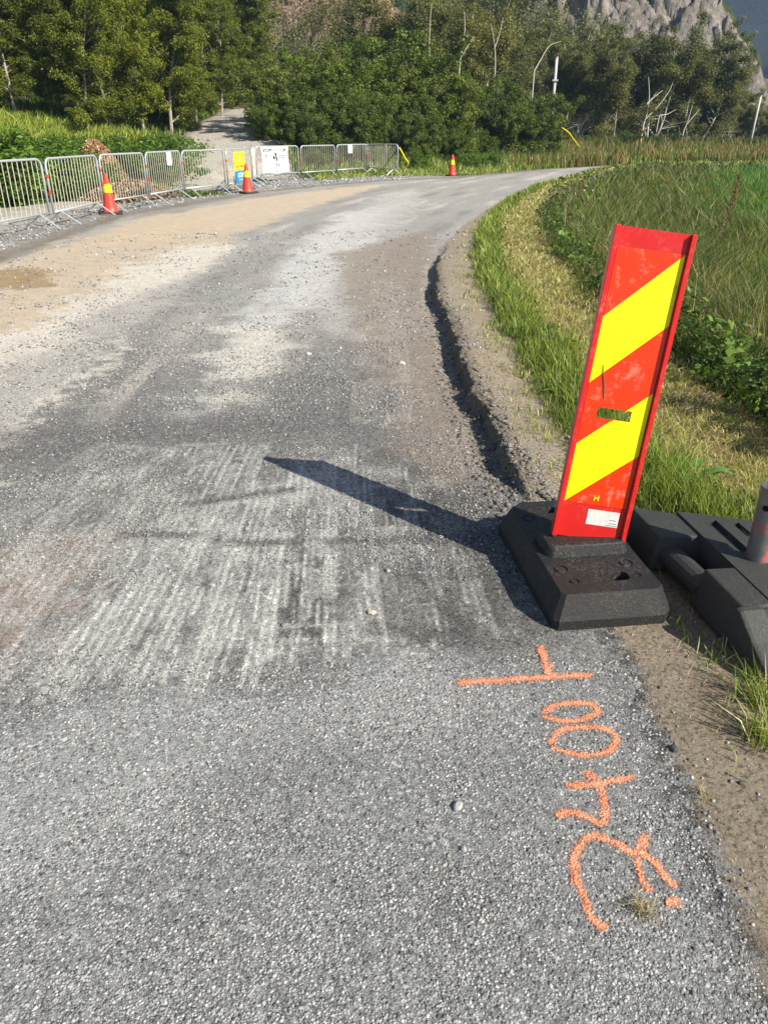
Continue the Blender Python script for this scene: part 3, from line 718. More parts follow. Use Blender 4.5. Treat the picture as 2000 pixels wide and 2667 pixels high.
grass('rust_coloured_grass', 'rust coloured dry grass band in front of the distant birches', 120000, 35, 95, 4, 44,
      lambda x, y, D: (-D[3] > .0) * (-D[3] < 16) * sm(4, 10, x) * sm(.3, .6, patch(x, y, 408, .5)),
      lambda x, y, D, g: .45 + .4 * g.random(len(x)), rusty, 17, lean=.4)
grass('far_verge_grass', 'green grass between the far road edge and the bushes', 110000, 26, 80, -6, 44,
      lambda x, y, D: (-D[2] > .5) * (-D[3] > -1.4 - 5 * (x > 3)) * (-D[3] < 6) * (x > -2.5),
      lambda x, y, D, g: .12 + .35 * sm(-1.2, 2.5, -D[3]) * (.4 + g.random(len(x))), green + lime + straw[1:2], 18)
grass('bank_grass', 'rough green grass growing behind the steel barriers', 260000, 9, 48, -36, 2,
      lambda x, y, D: sm(-.25, .2, -D[3] + (patch(x, y, 410, 2) - .5) * .6) * (pathmask(x, y) < -.1) * (-D[3] < 16) * (.35 + .65 * sm(.3, .5, patch(x, y, 411))),
      lambda x, y, D, g: (.10 + .28 * sm(.2, 1.5, -D[3])) * (.4 + .9 * g.random(len(x))), dark + green, 19, lean=.5)
grass('lime_grass', 'luminous lime green grass patch at the edge of the wood', 60000, 20, 36, -30, -10,
      lambda x, y, D: (-D[3] > 7) * (-D[3] < 14) * sm(.36, .5, patch(x, y, 412, .35)) * (pathmask(x, y) < -.6),
      lambda x, y, D, g: .22 + .3 * g.random(len(x)), lime + [(.42, .48, .05)], 20, lean=.6)

def weeds(name, label, n, seed, sel, r0, r1, a0, a1, hmax, size, mat):
    rng = np.random.default_rng(seed); x, y, r = scatter(n, r0, r1, a0, a1, rng); D = lines(x, y)
    m = rng.random(n) < sel(x, y, D); x, y, r = x[m], y[m], r[m]; D = tuple(d[m] for d in D); z = height(x, y, D)
    cent = np.stack([x, y, z + hmax * (.45 + 1.1 * patch(x, y, seed + 5, 1.7)) * (.15 + .85 * rng.random(len(x)))], 1)
    # each weed: a small whorl of leaves
    k = 5; V, F, rnd = leaves(cent, len(cent) * k, np.maximum(.05, r * .008), 1.0, rng, 1.0)
    c = V.reshape(-1, 4, 3); mid = c.mean(1, keepdims=True); sc_ = np.maximum(size, np.linalg.norm(mid, axis=2, keepdims=True) * .0015) * (.45 + 1.3 * rng.random((len(c), 1, 1)) ** 2)
    V = (mid + (c - mid) * sc_).reshape(-1, 3)
    o = link(name, npmesh(name, V, [F], attrs={'rnd': rnd}), mat); tag(o, label, 'weeds', kind='stuff')
weeds('broad_leaved_weeds', 'dark broad leaved weeds crowding the ditch right of the marker board', 40000, 61,
      lambda x, y, D: sm(1.0, 1.35, D[1]) * (1 - sm(5, 7, D[1])) * (.12 + .88 * sm(.40, .58, patch(x, y, 420, .9))), 3, 50, 8, 38, .36, .018, M_weed)
weeds('pale_weeds', 'pale green leafy weeds scattered in the ditch beside the marker board', 9000, 64,
      lambda x, y, D: sm(1.0, 1.3, D[1]) * (1 - sm(4, 6, D[1])) * sm(.5, .6, patch(x, y, 423, 1.6)), 3, 30, 8, 36, .42, .026, M_pale)
weeds('verge_weeds', 'small leafy weeds among the verge grass', 40000, 62,
      lambda x, y, D: sm(.08, .2, D[1]) * (1 - sm(.4, .6, D[1])) * sm(.45, .6, patch(x, y, 421, 2)), 2, 14, 3, 33, .07, .014, M_weed)
M_white = simple('white_petal', (.75, .75, .66), .6)
weeds('white_wildflowers', 'tiny white flowers dotted through the ditch weeds', 110, 63, lambda x, y, D: (D[1] > 1.5) * (D[1] < 6) * 1., 4, 30, 10, 33, .5, .008, M_white)

# ------------------------------------------------------------------ loose stones
ico = None
def icosa():
    bm = bmesh.new(); bmesh.ops.create_icosphere(bm, subdivisions=1, radius=1)
    V = np.array([v.co[:] for v in bm.verts]); F = np.array([[v.index for v in f.verts] for f in bm.faces]); bm.free(); return V, F
def stones(name, label, x, y, s, rng, pal, sink=.25, flat=1.0):
    V0, F0 = icosa(); n = len(x); z = height(x, y)
    J = V0[None] * (.72 + .5 * rng.random((n, len(V0), 1))) * np.stack([.8 + .5 * rng.random(n), .8 + .5 * rng.random(n), .5 + .3 * rng.random(n)], 1)[:, None] * s[:, None, None]
    a = rng.random(n) * 6.28; ca, sa = np.cos(a)[:, None], np.sin(a)[:, None]
    X = J[..., 0] * ca - J[..., 1] * sa + x[:, None]; Y = J[..., 0] * sa + J[..., 1] * ca + y[:, None]; Z = J[..., 2] * flat + (z + s * sink)[:, None]
    V = np.stack([X, Y, Z], -1).reshape(-1, 3); F = (F0[None] + (np.arange(n) * len(V0))[:, None, None]).reshape(-1, 3)
    pal = np.array(pal); C = np.repeat(pal[rng.integers(0, len(pal), n)] * (.75 + .5 * rng.random(n))[:, None], len(V0), 0)
    o = link(name, npmesh(name, V, [F], C), M_stone); tag(o, label, 'gravel', kind='stuff')
greys = [(.22, .22, .22), (.30, .30, .29), (.16, .165, .17), (.40, .39, .37), (.26, .25, .23), (.12, .12, .125)]
rng = np.random.default_rng(70); x, y, r = scatter(300000, 2.2, 14, -34, 24, rng); D = lines(x, y)
dens = (D[0] < .25) * (D[2] > 0) * sm(2.35, 2.75, y + .25 * (fbm(x * 2, y * 2, 431) - .5)) * (.10 + .6 * sm(.42, .62, fbm(x * 3, y * 3, 430, 3))) * (1 - .75 * sm(5, 9, y))
m = rng.random(len(x)) < dens; x, y, r = x[m], y[m], r[m]
stones('loose_grit', 'loose grey grit scattered over the planed road surface', x, y, np.maximum(.0032, r * .0010) * (.5 + 1.3 * rng.random(len(x)) ** 4), rng, greys)
rng = np.random.default_rng(74); x, y, r = scatter(150000, .55, 2.5, -46, 46, rng); D = lines(x, y)
m = (D[0] < -.01) & (y < 2.0 + .3 * (fbm(x * 2, y * 2, 433) - .5)) & (rng.random(len(x)) < .30 + .45 * sm(.4, .6, fbm(x * 6, y * 6, 434, 3))); x, y, r = x[m], y[m], r[m]
stones('asphalt_aggregate', 'small stones of the worn asphalt standing proud of their binder', x, y, (.0017 + .0030 * rng.random(len(x)) ** 2.2) * (.75 + .25 * np.minimum(r, 2)), rng,
       [(.27, .27, .265), (.33, .33, .32), (.23, .235, .235), (.40, .40, .385), (.19, .19, .19), (.30, .29, .27), (.09, .095, .10), (.12, .12, .125), (.42, .41, .39)], sink=-.04, flat=.62)
rng = np.random.default_rng(71); x, y, r = scatter(26000, 9, 36, -36, 2, rng); D = lines(x, y)
m = ((-D[2] > .5) & (-D[3] < .9) & (rng.random(len(x)) < .8)); x, y, r = x[m], y[m], r[m]
stones('crushed_stone', 'crushed grey stone spread under the steel barriers', x, y, np.maximum(.012, r * .0010) * (.5 + rng.random(len(x)) ** 2 * 1.3), rng, greys + [(.45, .44, .42)] * 2)
rng = np.random.default_rng(72); x, y, r = scatter(9000, 3.0, 9, 3, 20, rng); D = lines(x, y)
m = ((D[0] > -.16) & (D[0] < .14) & (rng.random(len(x)) < .9)); x, y, r = x[m], y[m], r[m]
stones('crumbled_asphalt', 'crumbled asphalt lumps along the broken road edge', x, y, .004 + .013 * rng.random(len(x)) ** 3, rng, [(.12, .11, .1), (.2, .18, .15), (.08, .08, .08)])
rng = np.random.default_rng(73); x, y, r = scatter(9000, 1.0, 3.0, -30, 36, rng); D = lines(x, y)
m = ((rng.random(len(x)) < .02 + .5 * (np.abs(D[0]) < .05) + .12 * (D[0] > 0)) & (D[0] < .6)); x, y, r = x[m], y[m], r[m]
stones('stray_chippings', 'stray chippings lying on the worn asphalt in front', x, y, .002 + .004 * rng.random(len(x)) ** 2, rng, greys[:4] + [(.07, .07, .07)])
def big_stone(px, py, s, col, label, seed):
    x, y = G(px, py); rng = np.random.default_rng(seed); bm = bmesh.new(); bmesh.ops.create_icosphere(bm, subdivisions=2, radius=1)
    for v in bm.verts:
        q = np.array(v.co); k = 1 + .35 * (float(fbm(np.array([q[0] * 1.3 + seed]), np.array([q[1] * 1.3 + q[2]]), seed, 2)[0]) - .5) * 2
        v.co = Vector((q[0] * k * 1.2, q[1] * k * .9, q[2] * k * .65)) * s
        v.co.z = max(v.co.z, -s * .35)
    o = bmobj('stone', bm, simple('stone_grey', col, .8, var=.25, scale=60, bump=.002)); o.location = (x, y, HZ(x, y) + s * .33); o.rotation_euler.z = seed
    tag(o, label, 'stone', 'single stones on the road')
big_stone(1193, 2103, .013, (.36, .36, .34), 'pale grey stone on the asphalt left of the sprayed 4', 1)
big_stone(1207, 2214, .009, (.36, .36, .35), 'small pale stone on the asphalt left of the sprayed 2', 2)
big_stone(968, 1597, .012, (.45, .38, .30), 'beige stone on the tyre prints below the board shadow', 3)
big_stone(742, 1630, .012, (.20, .20, .20), 'dark grey stone on the patch of dark grit', 4)
big_stone(1011, 1488, .010, (.34, .34, .33), 'small grey stone just under the board shadow', 5)
big_stone(1046, 948, .024, (.55, .54, .52), 'whitish stone on the road left of the broken edge', 6)
big_stone(805, 925, .020, (.5, .49, .47), 'pale flat stone on the dusty band up the road', 7)
big_stone(1754, 1952, .012, (.06, .06, .06), 'black lump of asphalt on the dirt right of the sprayed zero', 8)

# ------------------------------------------------------------------ marker board on its rubber foot
def plastic_red():
    t = NT('red_plastic'); co = t.co()
    sc_ = t.mr(t.noise(co, 9, 5, .65), .48, .66, 0, .6); fine = t.mr(t.noise(co, 60, 4, .7), .45, .7, 0, 1)
    d = t.math('MULTIPLY', sc_, fine)
    t.base(t.mix(d, (.56, .012, .010), (.62, .20, .16))); t.L(t.mr(d, 0, .5, .32, .6), t.b.inputs['Roughness']); return t.m
def sheeting(name, c, dirtc, amt):
    t = NT(name); co = t.co('Object')
    hexv = t.voro(co, 210, 'Distance', 'DISTANCE_TO_EDGE', .0); cell = t.mr(hexv, 0, .09, .86, 1)
    d1 = t.mr(t.noise(co, 14, 6, .7), amt, amt + .12, 0, .8)
    d1 = t.math('MULTIPLY', d1, t.mr(t.noise(co, 55, 4, .7), .35, .6, .2, 1))
    col = t.mix(d1, t.scale(t.mix(0, c, c), cell), dirtc)
    t.base(col); t.L(t.mr(d1, 0, .6, .28, .7), t.b.inputs['Roughness']); return t.m
M_red = plastic_red(); M_redsheet = sheeting('red_reflective', (.80, .035, .0), (.55, .22, .15), .535)
M_yel = sheeting('yellow_reflective', (.86, .86, .0), (.40, .38, .03), .58)
M_label = simple('sticker_white', (.62, .62, .60), .5, var=.2, scale=60)
bw, bh = .268, 1.075
B0 = Vector((*XY(1529, 2.51, .16), .155)); B1 = Vector((*XY(1706, 2.68, 1.21), 1.215))
upv = (B1 - B0); bh = upv.length; upv.normalize()
rt = Vector((1, -.06, 0)); rt = (rt - upv * rt.dot(upv)).normalized(); fr = upv.cross(rt).normalized()   # fr points back
fr = rt.cross(upv) * -1
nrm = rt.cross(upv)                                   # toward the camera is -Y
board = empty('marker_board', B0)
board.rotation_euler = Matrix((rt, -nrm, upv)).transposed().to_euler()
tag(board, 'red and yellow diagonal striped marker board leaning on its black rubber foot', 'marker board')
bm = bmesh.new(); box(bm, -bw / 2 + .016, bw / 2 - .016, 0, .008, 0, bh)
panel = bmobj('panel', bm, M_red, board)
def roundbox(bm, x0, x1, z0, z1, y0, y1, r, n=4):
    P = []
    for cx, cz, a0 in ((x1 - r, z1 - r, 0), (x0 + r, z1 - r, 90), (x0 + r, z0 + r, 180), (x1 - r, z0 + r, 270)):
        for k in range(n + 1): a = R(a0 + 90 * k / n); P.append((cx + r * math.cos(a), cz + r * math.sin(a)))
    loft(bm, [[(x, y0, z) for x, z in P], [(x, y1, z) for x, z in P]])
def uo(u): return -bw / 2 + u * bw
HX0, HX1, HZ0, HZ1 = uo(.265), uo(.71), bh * .43 - .019, bh * .43 + .019
bm = bmesh.new(); roundbox(bm, HX0, HX1, HZ0, HZ1, -.05, .05, .010)
c = bmobj('cutter', bm, M_red, board); c.parent = None; c.matrix_world = Matrix.Identity(4); panel.parent = None; panel.matrix_world = Matrix.Identity(4)
cut(panel, [c]); panel.parent = board
for sx in (-1, 1):
    bm = bmesh.new(); xo = sx * bw / 2; xi = sx * (bw / 2 - .016)
    a, b = min(xo, xi), max(xo, xi); box(bm, a, b, -.018, .022, -.001, bh + .001)
    bmobj('side_rail', bm, M_red, board, bevel=.002)
# stripes: flat sheeting, each a polygon with the grip hole left free
sl, sr = uo(.085), uo(.925)
def stripe(name, zl0, zl1, zr0, zr1, mat, lab):
    """quad strip cut in columns so that it can leave out the grip hole"""
    bm = bmesh.new(); xs = sorted(set([sl, sr] + [q for q in (HX0 + .0, HX1)] + list(np.linspace(sl, sr, 13))))
    for a, b in zip(xs[:-1], xs[1:]):
        f = lambda x, p, q: bh * (p + (q - p) * (x - sl) / (sr - sl))
        lo0, lo1, hi0, hi1 = f(a, zl0, zr0), f(b, zl0, zr0), f(a, zl1, zr1), f(b, zl1, zr1)
        inh = (a + b) / 2 > HX0 and (a + b) / 2 < HX1
        def q(p0, p1, p2, p3):
            if max(p3 - p0, p2 - p1) < 1e-5: return
            vs = [bm.verts.new(v) for v in ((a, -.0016, p0), (b, -.0016, p1), (b, -.0016, p2), (a, -.0016, p3))]; bm.faces.new(vs)
        if not inh: q(lo0, lo1, hi1, hi0)
        else:
            q(lo0, lo1, max(lo1, min(hi1, HZ0)), max(lo0, min(hi0, HZ0))) if min(lo0, lo1) < HZ0 else None
            q(min(hi0, max(lo0, HZ1)), min(hi1, max(lo1, HZ1)), hi1, hi0) if max(hi0, hi1) > HZ1 else None
    bmesh.ops.remove_doubles(bm, verts=bm.verts, dist=1e-5)
    o = bmobj(name, bm, mat, board); o['label'] = lab
stripe('stripe', .729, .941, .941, .9411, M_redsheet, 'scuffed red stripe at the top')
stripe('stripe', .521, .729, .728, .941, M_yel, 'upper yellow stripe')
stripe('stripe', .32, .521, .514, .728, M_redsheet, 'middle red stripe')
stripe('stripe', .122, .32, .306, .514, M_yel, 'lower yellow stripe')
stripe('stripe', .1215, .122, .1215, .306, M_redsheet, 'lowest red stripe')
bm = bmesh.new(); box(bm, uo(.43), uo(.86), -.0012, -.0002, bh * .052, bh * .105); bmobj('sticker', bm, M_label, board)
M_ink = simple('dark_ink', (.03, .03, .035), .6)
def text_mesh(s, size, bold=0.0, align='CENTER'):
    cu = bpy.data.curves.new('txt', 'FONT'); cu.body = s; cu.size = size; cu.align_x = align; cu.align_y = 'CENTER'; cu.offset = bold
    cu.resolution_u = 3
    o = bpy.data.objects.new('txt', cu); sc.collection.objects.link(o); dg = bpy.context.evaluated_depsgraph_get(); dg.update()
    me = bpy.data.meshes.new_from_object(o.evaluated_get(dg)); bpy.data.objects.remove(o); me.materials.clear(); return me
def put_text(name, s, size, x, y, z, mat, parent, bold=0.0, align='CENTER', sx=1):
    o = link(name, text_mesh(s, size, bold, align), mat, parent); o.location = (x, y, z); o.rotation_euler = (R(90), 0, 0); o.scale = (sx, 1, 1); return o
put_text('letter', 'H', .028, uo(.50), -.0035, bh * .145, simple('letter_yellow', (.85, .7, .0), .5), board, .0006)
for k, (q0, q1, zz) in enumerate(((.74, .83, .075), (.74, .84, .063), (.70, .85, .056))):
    bm = bmesh.new(); box(bm, uo(q0), uo(q1), -.0018, -.0013, bh * zz, bh * zz + .0015); bmobj('print_line', bm, M_ink, board)
bm = bmesh.new(); tube(bm, [(uo(.215), -.003, bh * .583), (uo(.235), -.005, bh * .56), (uo(.27), -.004, bh * .53), (uo(.30), -.005, bh * .50), (uo(.315), -.003, bh * .475)], [.0008, .0015, .002, .0016, .001], 5)
o = bmobj('twig', bm, simple('twig_brown', (.16, .10, .05), .8)); o.matrix_world = board.matrix_basis.copy() if False else Matrix.LocRotScale(board.location, board.rotation_euler, None)
tag(o, 'thin brown twig stuck on the striped marker board', 'twig')

# rubber foot
def rubbermat(name, c, dust):
    t = NT(name); co = t.co(); n = t.noise(co, 120, 5, .75); m = t.mr(t.noise(co, 7, 4, .6), .38, .66, .1, 1)
    sp_ = t.math('MULTIPLY', t.mr(n, .5, .72, 0, 1), m)
    t.base(t.mix(sp_, c, dust)); t.b.inputs['Roughness'].default_value = .62
    t.L(t.bump(n, .8, .003), t.b.inputs['Normal']); return t.m
M_rub = rubbermat('recycled_rubber', (.010, .010, .011), (.13, .12, .11))
foot = empty('rubber_foot', (.77, 2.165, 0), R(7)); tag(foot, 'black recycled rubber foot block under the striped marker board', 'foot block')
def outline2(x0, x1, y0, y1, c, d, z):
    return [(x0 + c, y0, z), (x1 - c * 1.8, y0, z), (x1, y0 + c * 1.8, z), (x1, y1 - d, z), (x1 - d, y1, z), (x0 + d, y1, z), (x0, y1 - d, z), (x0, y0 + c, z)]
def outline(x0, x1, y0, y1, c, z):
    return [(x0 + c, y0, z), (x1 - c, y0, z), (x1, y0 + c, z), (x1, y1 - c, z), (x1 - c, y1, z), (x0 + c, y1, z), (x0, y1 - c, z), (x0, y0 + c, z)]
bm = bmesh.new()
loft(bm, [outline2(-.205, .215, 0, .79, .018, .07, 0), outline2(-.205, .215, 0, .79, .018, .07, .035), outline2(-.172, .185, .035, .75, .014, .06, .120)])
body = bmobj('block', bm, M_rub, None, bevel=0)
cs = []
for (x0, x1, y0, y1) in ((-.02, .10, .10, .165), (-.10, .02, .635, .70)):
    bm = bmesh.new(); loft(bm, [outline(x0 + .012, x1 - .012, y0 + .01, y1 - .01, .012, .055), outline(x0, x1, y0, y1, .014, .14)]); cs.append(bmobj('cutter', bm, M_rub))
for (x0, y0, r_) in ((-.125, .20, .026), (-.105, .115, .018), (.12, .215, .026), (.125, .13, .016), (-.12, .60, .026), (.12, .60, .026)):
    bm = bmesh.new(); bmesh.ops.create_cone(bm, cap_ends=True, segments=20, radius1=r_, radius2=r_, depth=.006); bmesh.ops.translate(bm, vec=(x0, y0, .1195), verts=bm.verts); cs.append(bmobj('cutter', bm, M_rub))
cut(body, cs); body.parent = foot
m = body.modifiers.new('bevel', 'BEVEL'); m.width = .006; m.segments = 2; m.limit_method = 'ANGLE'; m.angle_limit = R(30)
bm = bmesh.new(); loft(bm, [outline(-.15, .165, .275, .46, .02, .110), outline(-.14, .15, .29, .45, .018, .163)]); bmobj('socket_ridge', bm, M_rub, foot, bevel=.006)
for (x0, y0, r_) in ((-.125, .20, .020), (-.105, .115, .013), (.12, .215, .020), (-.12, .60, .020), (.12, .60, .020)):
    bm = bmesh.new(); bmesh.ops.create_cone(bm, cap_ends=True, segments=20, radius1=r_, radius2=r_ * .9, depth=.005); bmesh.ops.translate(bm, vec=(x0, y0, .1185), verts=bm.verts); bmobj('plug', bm, M_rub, foot)

# grey plastic barrier foot with pipe
M_pl = rubbermat('grey_plastic', (.036, .039, .036), (.10, .10, .085))
fx, fy = 1.15, 1.875
bf = empty('barrier_foot', (fx, fy, .012), R(8.5)); tag(bf, 'dark grey ribbed plastic barrier foot half on the grass at the right edge', 'barrier foot')
bf.rotation_euler = (R(1.5), R(-1.0), R(8.5)); bf.scale = (1.05, 1.05, 1.05)
bm = bmesh.new()
bk = lambda x: .845 - .50 * x
loft(bm, [[(.10, .17, 0), (.62, .17, 0), (.62, bk(.62), 0), (.10, bk(.10), 0)], [(.11, .18, .135), (.61, .18, .135), (.61, bk(.61) - .012, .135), (.11, bk(.11) - .012, .135)]])
deck = bmobj('deck', bm, M_pl)
cs = []
def cbox(*a):
    b = bmesh.new(); box(b, *a); cs.append(bmobj('cutter', b, M_pl))
cbox(.205, .225, .20, .33, .085, .2); cbox(.25, .27, .20, .33, .085, .2); cbox(.34, .362, .20, .30, .085, .2)
cbox(.165, .215, .46, .69, .118, .2); cbox(.26, .285, .56, .66, .07, .2); cbox(.34, .36, .50, .60, .09, .2); cbox(.33, .39, .42, .47, .08, .2); cbox(.43, .45, .48, .58, .09, .2)
cut(deck, cs); deck.parent = bf
m = deck.modifiers.new('bevel', 'BEVEL'); m.width = .005; m.segments = 2; m.limit_method = 'ANGLE'; m.angle_limit = R(30)
bm = bmesh.new(); loft(bm, [[(-.05, .62, -.005), (.12, .57, -.005), (.12, .785, -.005), (-.05, .87, -.005)], [(-.03, .635, .127), (.12, .60, .127), (.12, .772, .127), (-.035, .86, .127)]]); bmobj('side_block', bm, M_pl, bf, bevel=.007)
bm = bmesh.new(); loft(bm, [[(-.015, .17, -.005), (.13, .17, -.005), (.13, .40, -.005), (-.015, .42, -.005)], [(.015, .17, .128), (.13, .17, .132), (.13, .385, .132), (.015, .40, .128)]]); bmobj('side_block', bm, M_pl, bf, bevel=.007)
bm = bmesh.new(); tube(bm, [(.035, .395, .045), (.02, .64, .045)], .044, 16); bmobj('side_ridge', bm, M_pl, bf, smooth=False)
def prong(x0, x1, tip):
    bm = bmesh.new()
    P = [(.172, -.005), (.172, .131), (.15, .130), (.06, .075), (tip, .032), (tip - .008, .0), (tip + .02, -.005)]
    loft(bm, [[(x0, y, z) for y, z in P], [(x0 + .012, y, z + (.004 if z > .03 else 0)) for y, z in P], [(x1 - .012, y, z + (.004 if z > .03 else 0)) for y, z in P], [(x1, y, z) for y, z in P]]); bmobj('prong', bm, M_pl, bf, bevel=.004)
prong(-.012, .07, -.035); prong(.155, .225, -.03); prong(.33, .40, -.03); prong(.53, .60, -.03)
bm = bmesh.new(); loft(bm, [[(.065, .172, -.004), (.60, .172, -.004), (.60, .10, -.004), (.065, .10, -.004)], [(.065, .172, .115), (.60, .172, .115), (.60, .13, .10), (.065, .13, .10)]]); bmobj('web', bm, M_pl, bf)
# pipe
def pipemat():
    t = NT('galvanised_red_sprayed'); co = t.co(); s = t.add('ShaderNodeSeparateXYZ'); t.L(co, s.inputs[0])
    band = t.math('MULTIPLY', t.mr(s.outputs[2], .01, .035, 0, 1), t.mr(s.outputs[2], .13, .21, 1, 0))
    n = t.mr(t.math('ADD', t.noise(co, 14, 5, .65), t.math('MULTIPLY', s.outputs[0], 3.5)), .42, .56, 0, 1)
    f = t.math('MULTIPLY', band, n); t.base(t.mix(f, t.mix(t.noise(co, 25, 5), (.13, .145, .15), (.30, .32, .33)), (.62, .07, .045)))
    t.b.inputs['Roughness'].default_value = .5; t.L(t.mr(f, 0, 1, .7, 0), t.b.inputs['Metallic']); return t.m
M_pipe = pipemat()
px_, py_ = 1.305, 2.345
pipe = empty('steel_pipe', (px_, py_, .157)); tag(pipe, 'short galvanised steel pipe with red spray paint standing in the grey foot', 'pipe')
bm = bmesh.new(); n = 28; prof = [(.041, -.01), (.041, .285), (.035, .285), (.035, .0)]
loft(bm, [[(rr * math.cos(2 * math.pi * k / n), rr * math.sin(2 * math.pi * k / n), zz) for k in range(n)] for rr, zz in prof], cap0=False)
pt = bmobj('tube', bm, M_pipe, None, smooth=False)
cs = []
for zc, ang in ((.215, 225), (.125, 285)):
    bm = bmesh.new(); bmesh.ops.create_cone(bm, cap_ends=True, segments=18, radius1=.012 if ang < 250 else .016, radius2=.012 if ang < 250 else .016, depth=.06)
    bmesh.ops.rotate(bm, cent=(0, 0, 0), matrix=Matrix.Rotation(R(90), 3, 'Y'), verts=bm.verts); bmesh.ops.translate(bm, vec=(.04, 0, 0), verts=bm.verts)
    bmesh.ops.rotate(bm, cent=(0, 0, 0), matrix=Matrix.Rotation(R(ang), 3, 'Z'), verts=bm.verts); bmesh.ops.translate(bm, vec=(0, 0, zc), verts=bm.verts); cs.append(bmobj('cutter', bm, M_pipe))
cut(pt, cs); pt.parent = pipe
bm = bmesh.new(); tube(bm, [(.046 * math.cos(a), .046 * math.sin(a), .004) for a in [2 * math.pi * k / 24 for k in range(24)]], .006, 6, closed=True); bmobj('weld_collar', bm, simple('zinc_weld', (.45, .43, .42), .6, .3), pipe, smooth=True)

# ------------------------------------------------------------------ sprayed figures on the asphalt
def spraymat():
    t = NT('orange_spray'); co = t.co(); v = t.attr('edge', 'Fac')
    c = t.add('ShaderNodeSeparateColor'); t.L(t.voro(co, 155, 'Color'), c.inputs[0])
    c4 = t.add('ShaderNodeSeparateColor'); t.L(t.voro(co, 360, 'Color'), c4.inputs[0])
    n = t.mr(t.noise(co, 520, 3, .6), .3, .7, 0, 1); lo = t.mr(t.noise(co, 26, 3, .6), .3, .7, -.12, .12)
    q = t.math('ADD', t.math('MULTIPLY', c.outputs[1], .30), t.math('ADD', t.math('MULTIPLY', c4.outputs[0], .35), t.math('MULTIPLY', n, .35)))
    p = t.math('SUBTRACT', t.math('ADD', .90, lo), t.math('MULTIPLY', t.math('POWER', v, .9), .82))
    a = t.mr(t.math('SUBTRACT', p, q), -.06, .16, 0, .90)
    t.base(t.scale(t.mix(t.mr(t.noise(co, 18, 2), .3, .7, 0, 1), (.92, .42, .25), (.86, .28, .13)), t.mr(c.outputs[0], 0, 1, .72, 1.1))); t.b.inputs['Roughness'].default_value = .8
    h = t.math('ADD', t.math('MULTIPLY', c.outputs[1], .5), t.math('SUBTRACT', 1, t.voro(co, 155, 'Distance')))
    t.L(t.bump(h, .8, .004), t.b.inputs['Normal'])
    tr = t.add('ShaderNodeBsdfTransparent'); mx = t.add('ShaderNodeMixShader')
    t.L(a, mx.inputs[0]); t.L(tr.outputs[0], mx.inputs[1]); t.L(t.b.outputs[0], mx.inputs[2]); t.L(mx.outputs[0], t.out.inputs[0]); return t.m
M_spray = spraymat()
def smoothline(P, n=8):
    P = [np.array(p, float) for p in P]; P = [2 * P[0] - P[1]] + P + [2 * P[-1] - P[-2]]; out = []
    for i in range(1, len(P) - 2):
        for k in range(n):
            t_ = k / n; a, b, c, d = P[i - 1:i + 3]
            out.append(.5 * ((2 * b) + (c - a) * t_ + (2 * a - 5 * b + 4 * c - d) * t_ ** 2 + (3 * b - a - 3 * c + d) * t_ ** 3))
    out.append(P[-2]); return np.array(out)
def sprayed(name, strokes, parent, label=None, lift=.0025):
    Vs, Fs, Es, o = [], [], [], 0
    for si, (pts, wpx) in enumerate(strokes):
        L = smoothline([G(*p) for p in pts]); yy = L[:, 1]
        wd = wpx / FPX * (yy * cp + CAMH * sp) / 2 * 2.1
        t_ = np.gradient(L, axis=0); t_ /= np.linalg.norm(t_, axis=1)[:, None] + 1e-9; nn = np.stack([-t_[:, 1], t_[:, 0]], 1)
        cols = np.array([-1, -.66, -.33, 0, .33, .66, 1]); N = len(L)
        X = L[:, None] + nn[:, None] * (cols[None, :, None] * wd[:, None, None]); X = X.reshape(-1, 2)
        z = height(X[:, 0], X[:, 1]) + lift + si * .0006
        e = np.tile(np.abs(cols), N).reshape(N, 7); e[0] = 1; e[-1] = 1; e[1] = np.maximum(e[1], .6); e[-2] = np.maximum(e[-2], .6)
        i = np.arange(N - 1)[:, None] * 7; k = np.arange(6)[None]
        Vs.append(np.column_stack([X, z])); Fs.append(np.stack([i + k, i + k + 1, i + 8 + k, i + 7 + k], -1).reshape(-1, 4) + o); Es.append(e.ravel()); o += len(X)
    ob = link(name, npmesh(name, np.concatenate(Vs), [np.concatenate(Fs)], attrs={'edge': np.concatenate(Es)}), M_spray, parent)
    if label: ob['label'] = label
    return ob
num = empty('sprayed_number', (0, 0, 0)); tag(num, 'number 2400 sprayed in orange paint on the asphalt in front of the rubber foot', 'road marking')
sprayed('digit', [([(1588, 2422), (1545, 2395), (1525, 2345), (1500, 2290), (1498, 2230), (1535, 2180), (1600, 2200 - 5), (1640, 2208), (1665, 2225), (1675, 2195), (1690, 2168)][:7] + [(1655, 2222), (1690, 2165)], 24),
                  ([(1655, 2215), (1700, 2245), (1735, 2290), (1765, 2318)], 24), ([(1655, 2225), (1665, 2270), (1680, 2310), (1700, 2325)], 20), ([(1730, 2350), (1748, 2352), (1768, 2335)], 26)], num, 'sprayed digit 2')
sprayed('digit', [([(1440, 2130), (1480, 2118), (1520, 2125), (1560, 2145), (1575, 2130), (1572, 2080), (1560, 2045), (1535, 2020), (1522, 2005)], 24),
                  ([(1462, 2048), (1520, 2046), (1580, 2038), (1620, 2030), (1655, 2022)], 22)], num, 'sprayed digit 4')
sprayed('digit', [([(1428, 1945), (1480, 1962), (1540, 1968), (1590, 1955), (1603, 1920), (1575, 1900), (1520, 1895), (1465, 1902), (1440, 1925), (1430, 1943)], 20)], num, 'sprayed pointed zero')
sprayed('digit', [([(1410, 1868), (1440, 1840), (1490, 1832), (1540, 1838), (1556, 1856), (1530, 1872), (1480, 1880), (1430, 1872), (1412, 1862)], 20)], num, 'sprayed narrow zero')
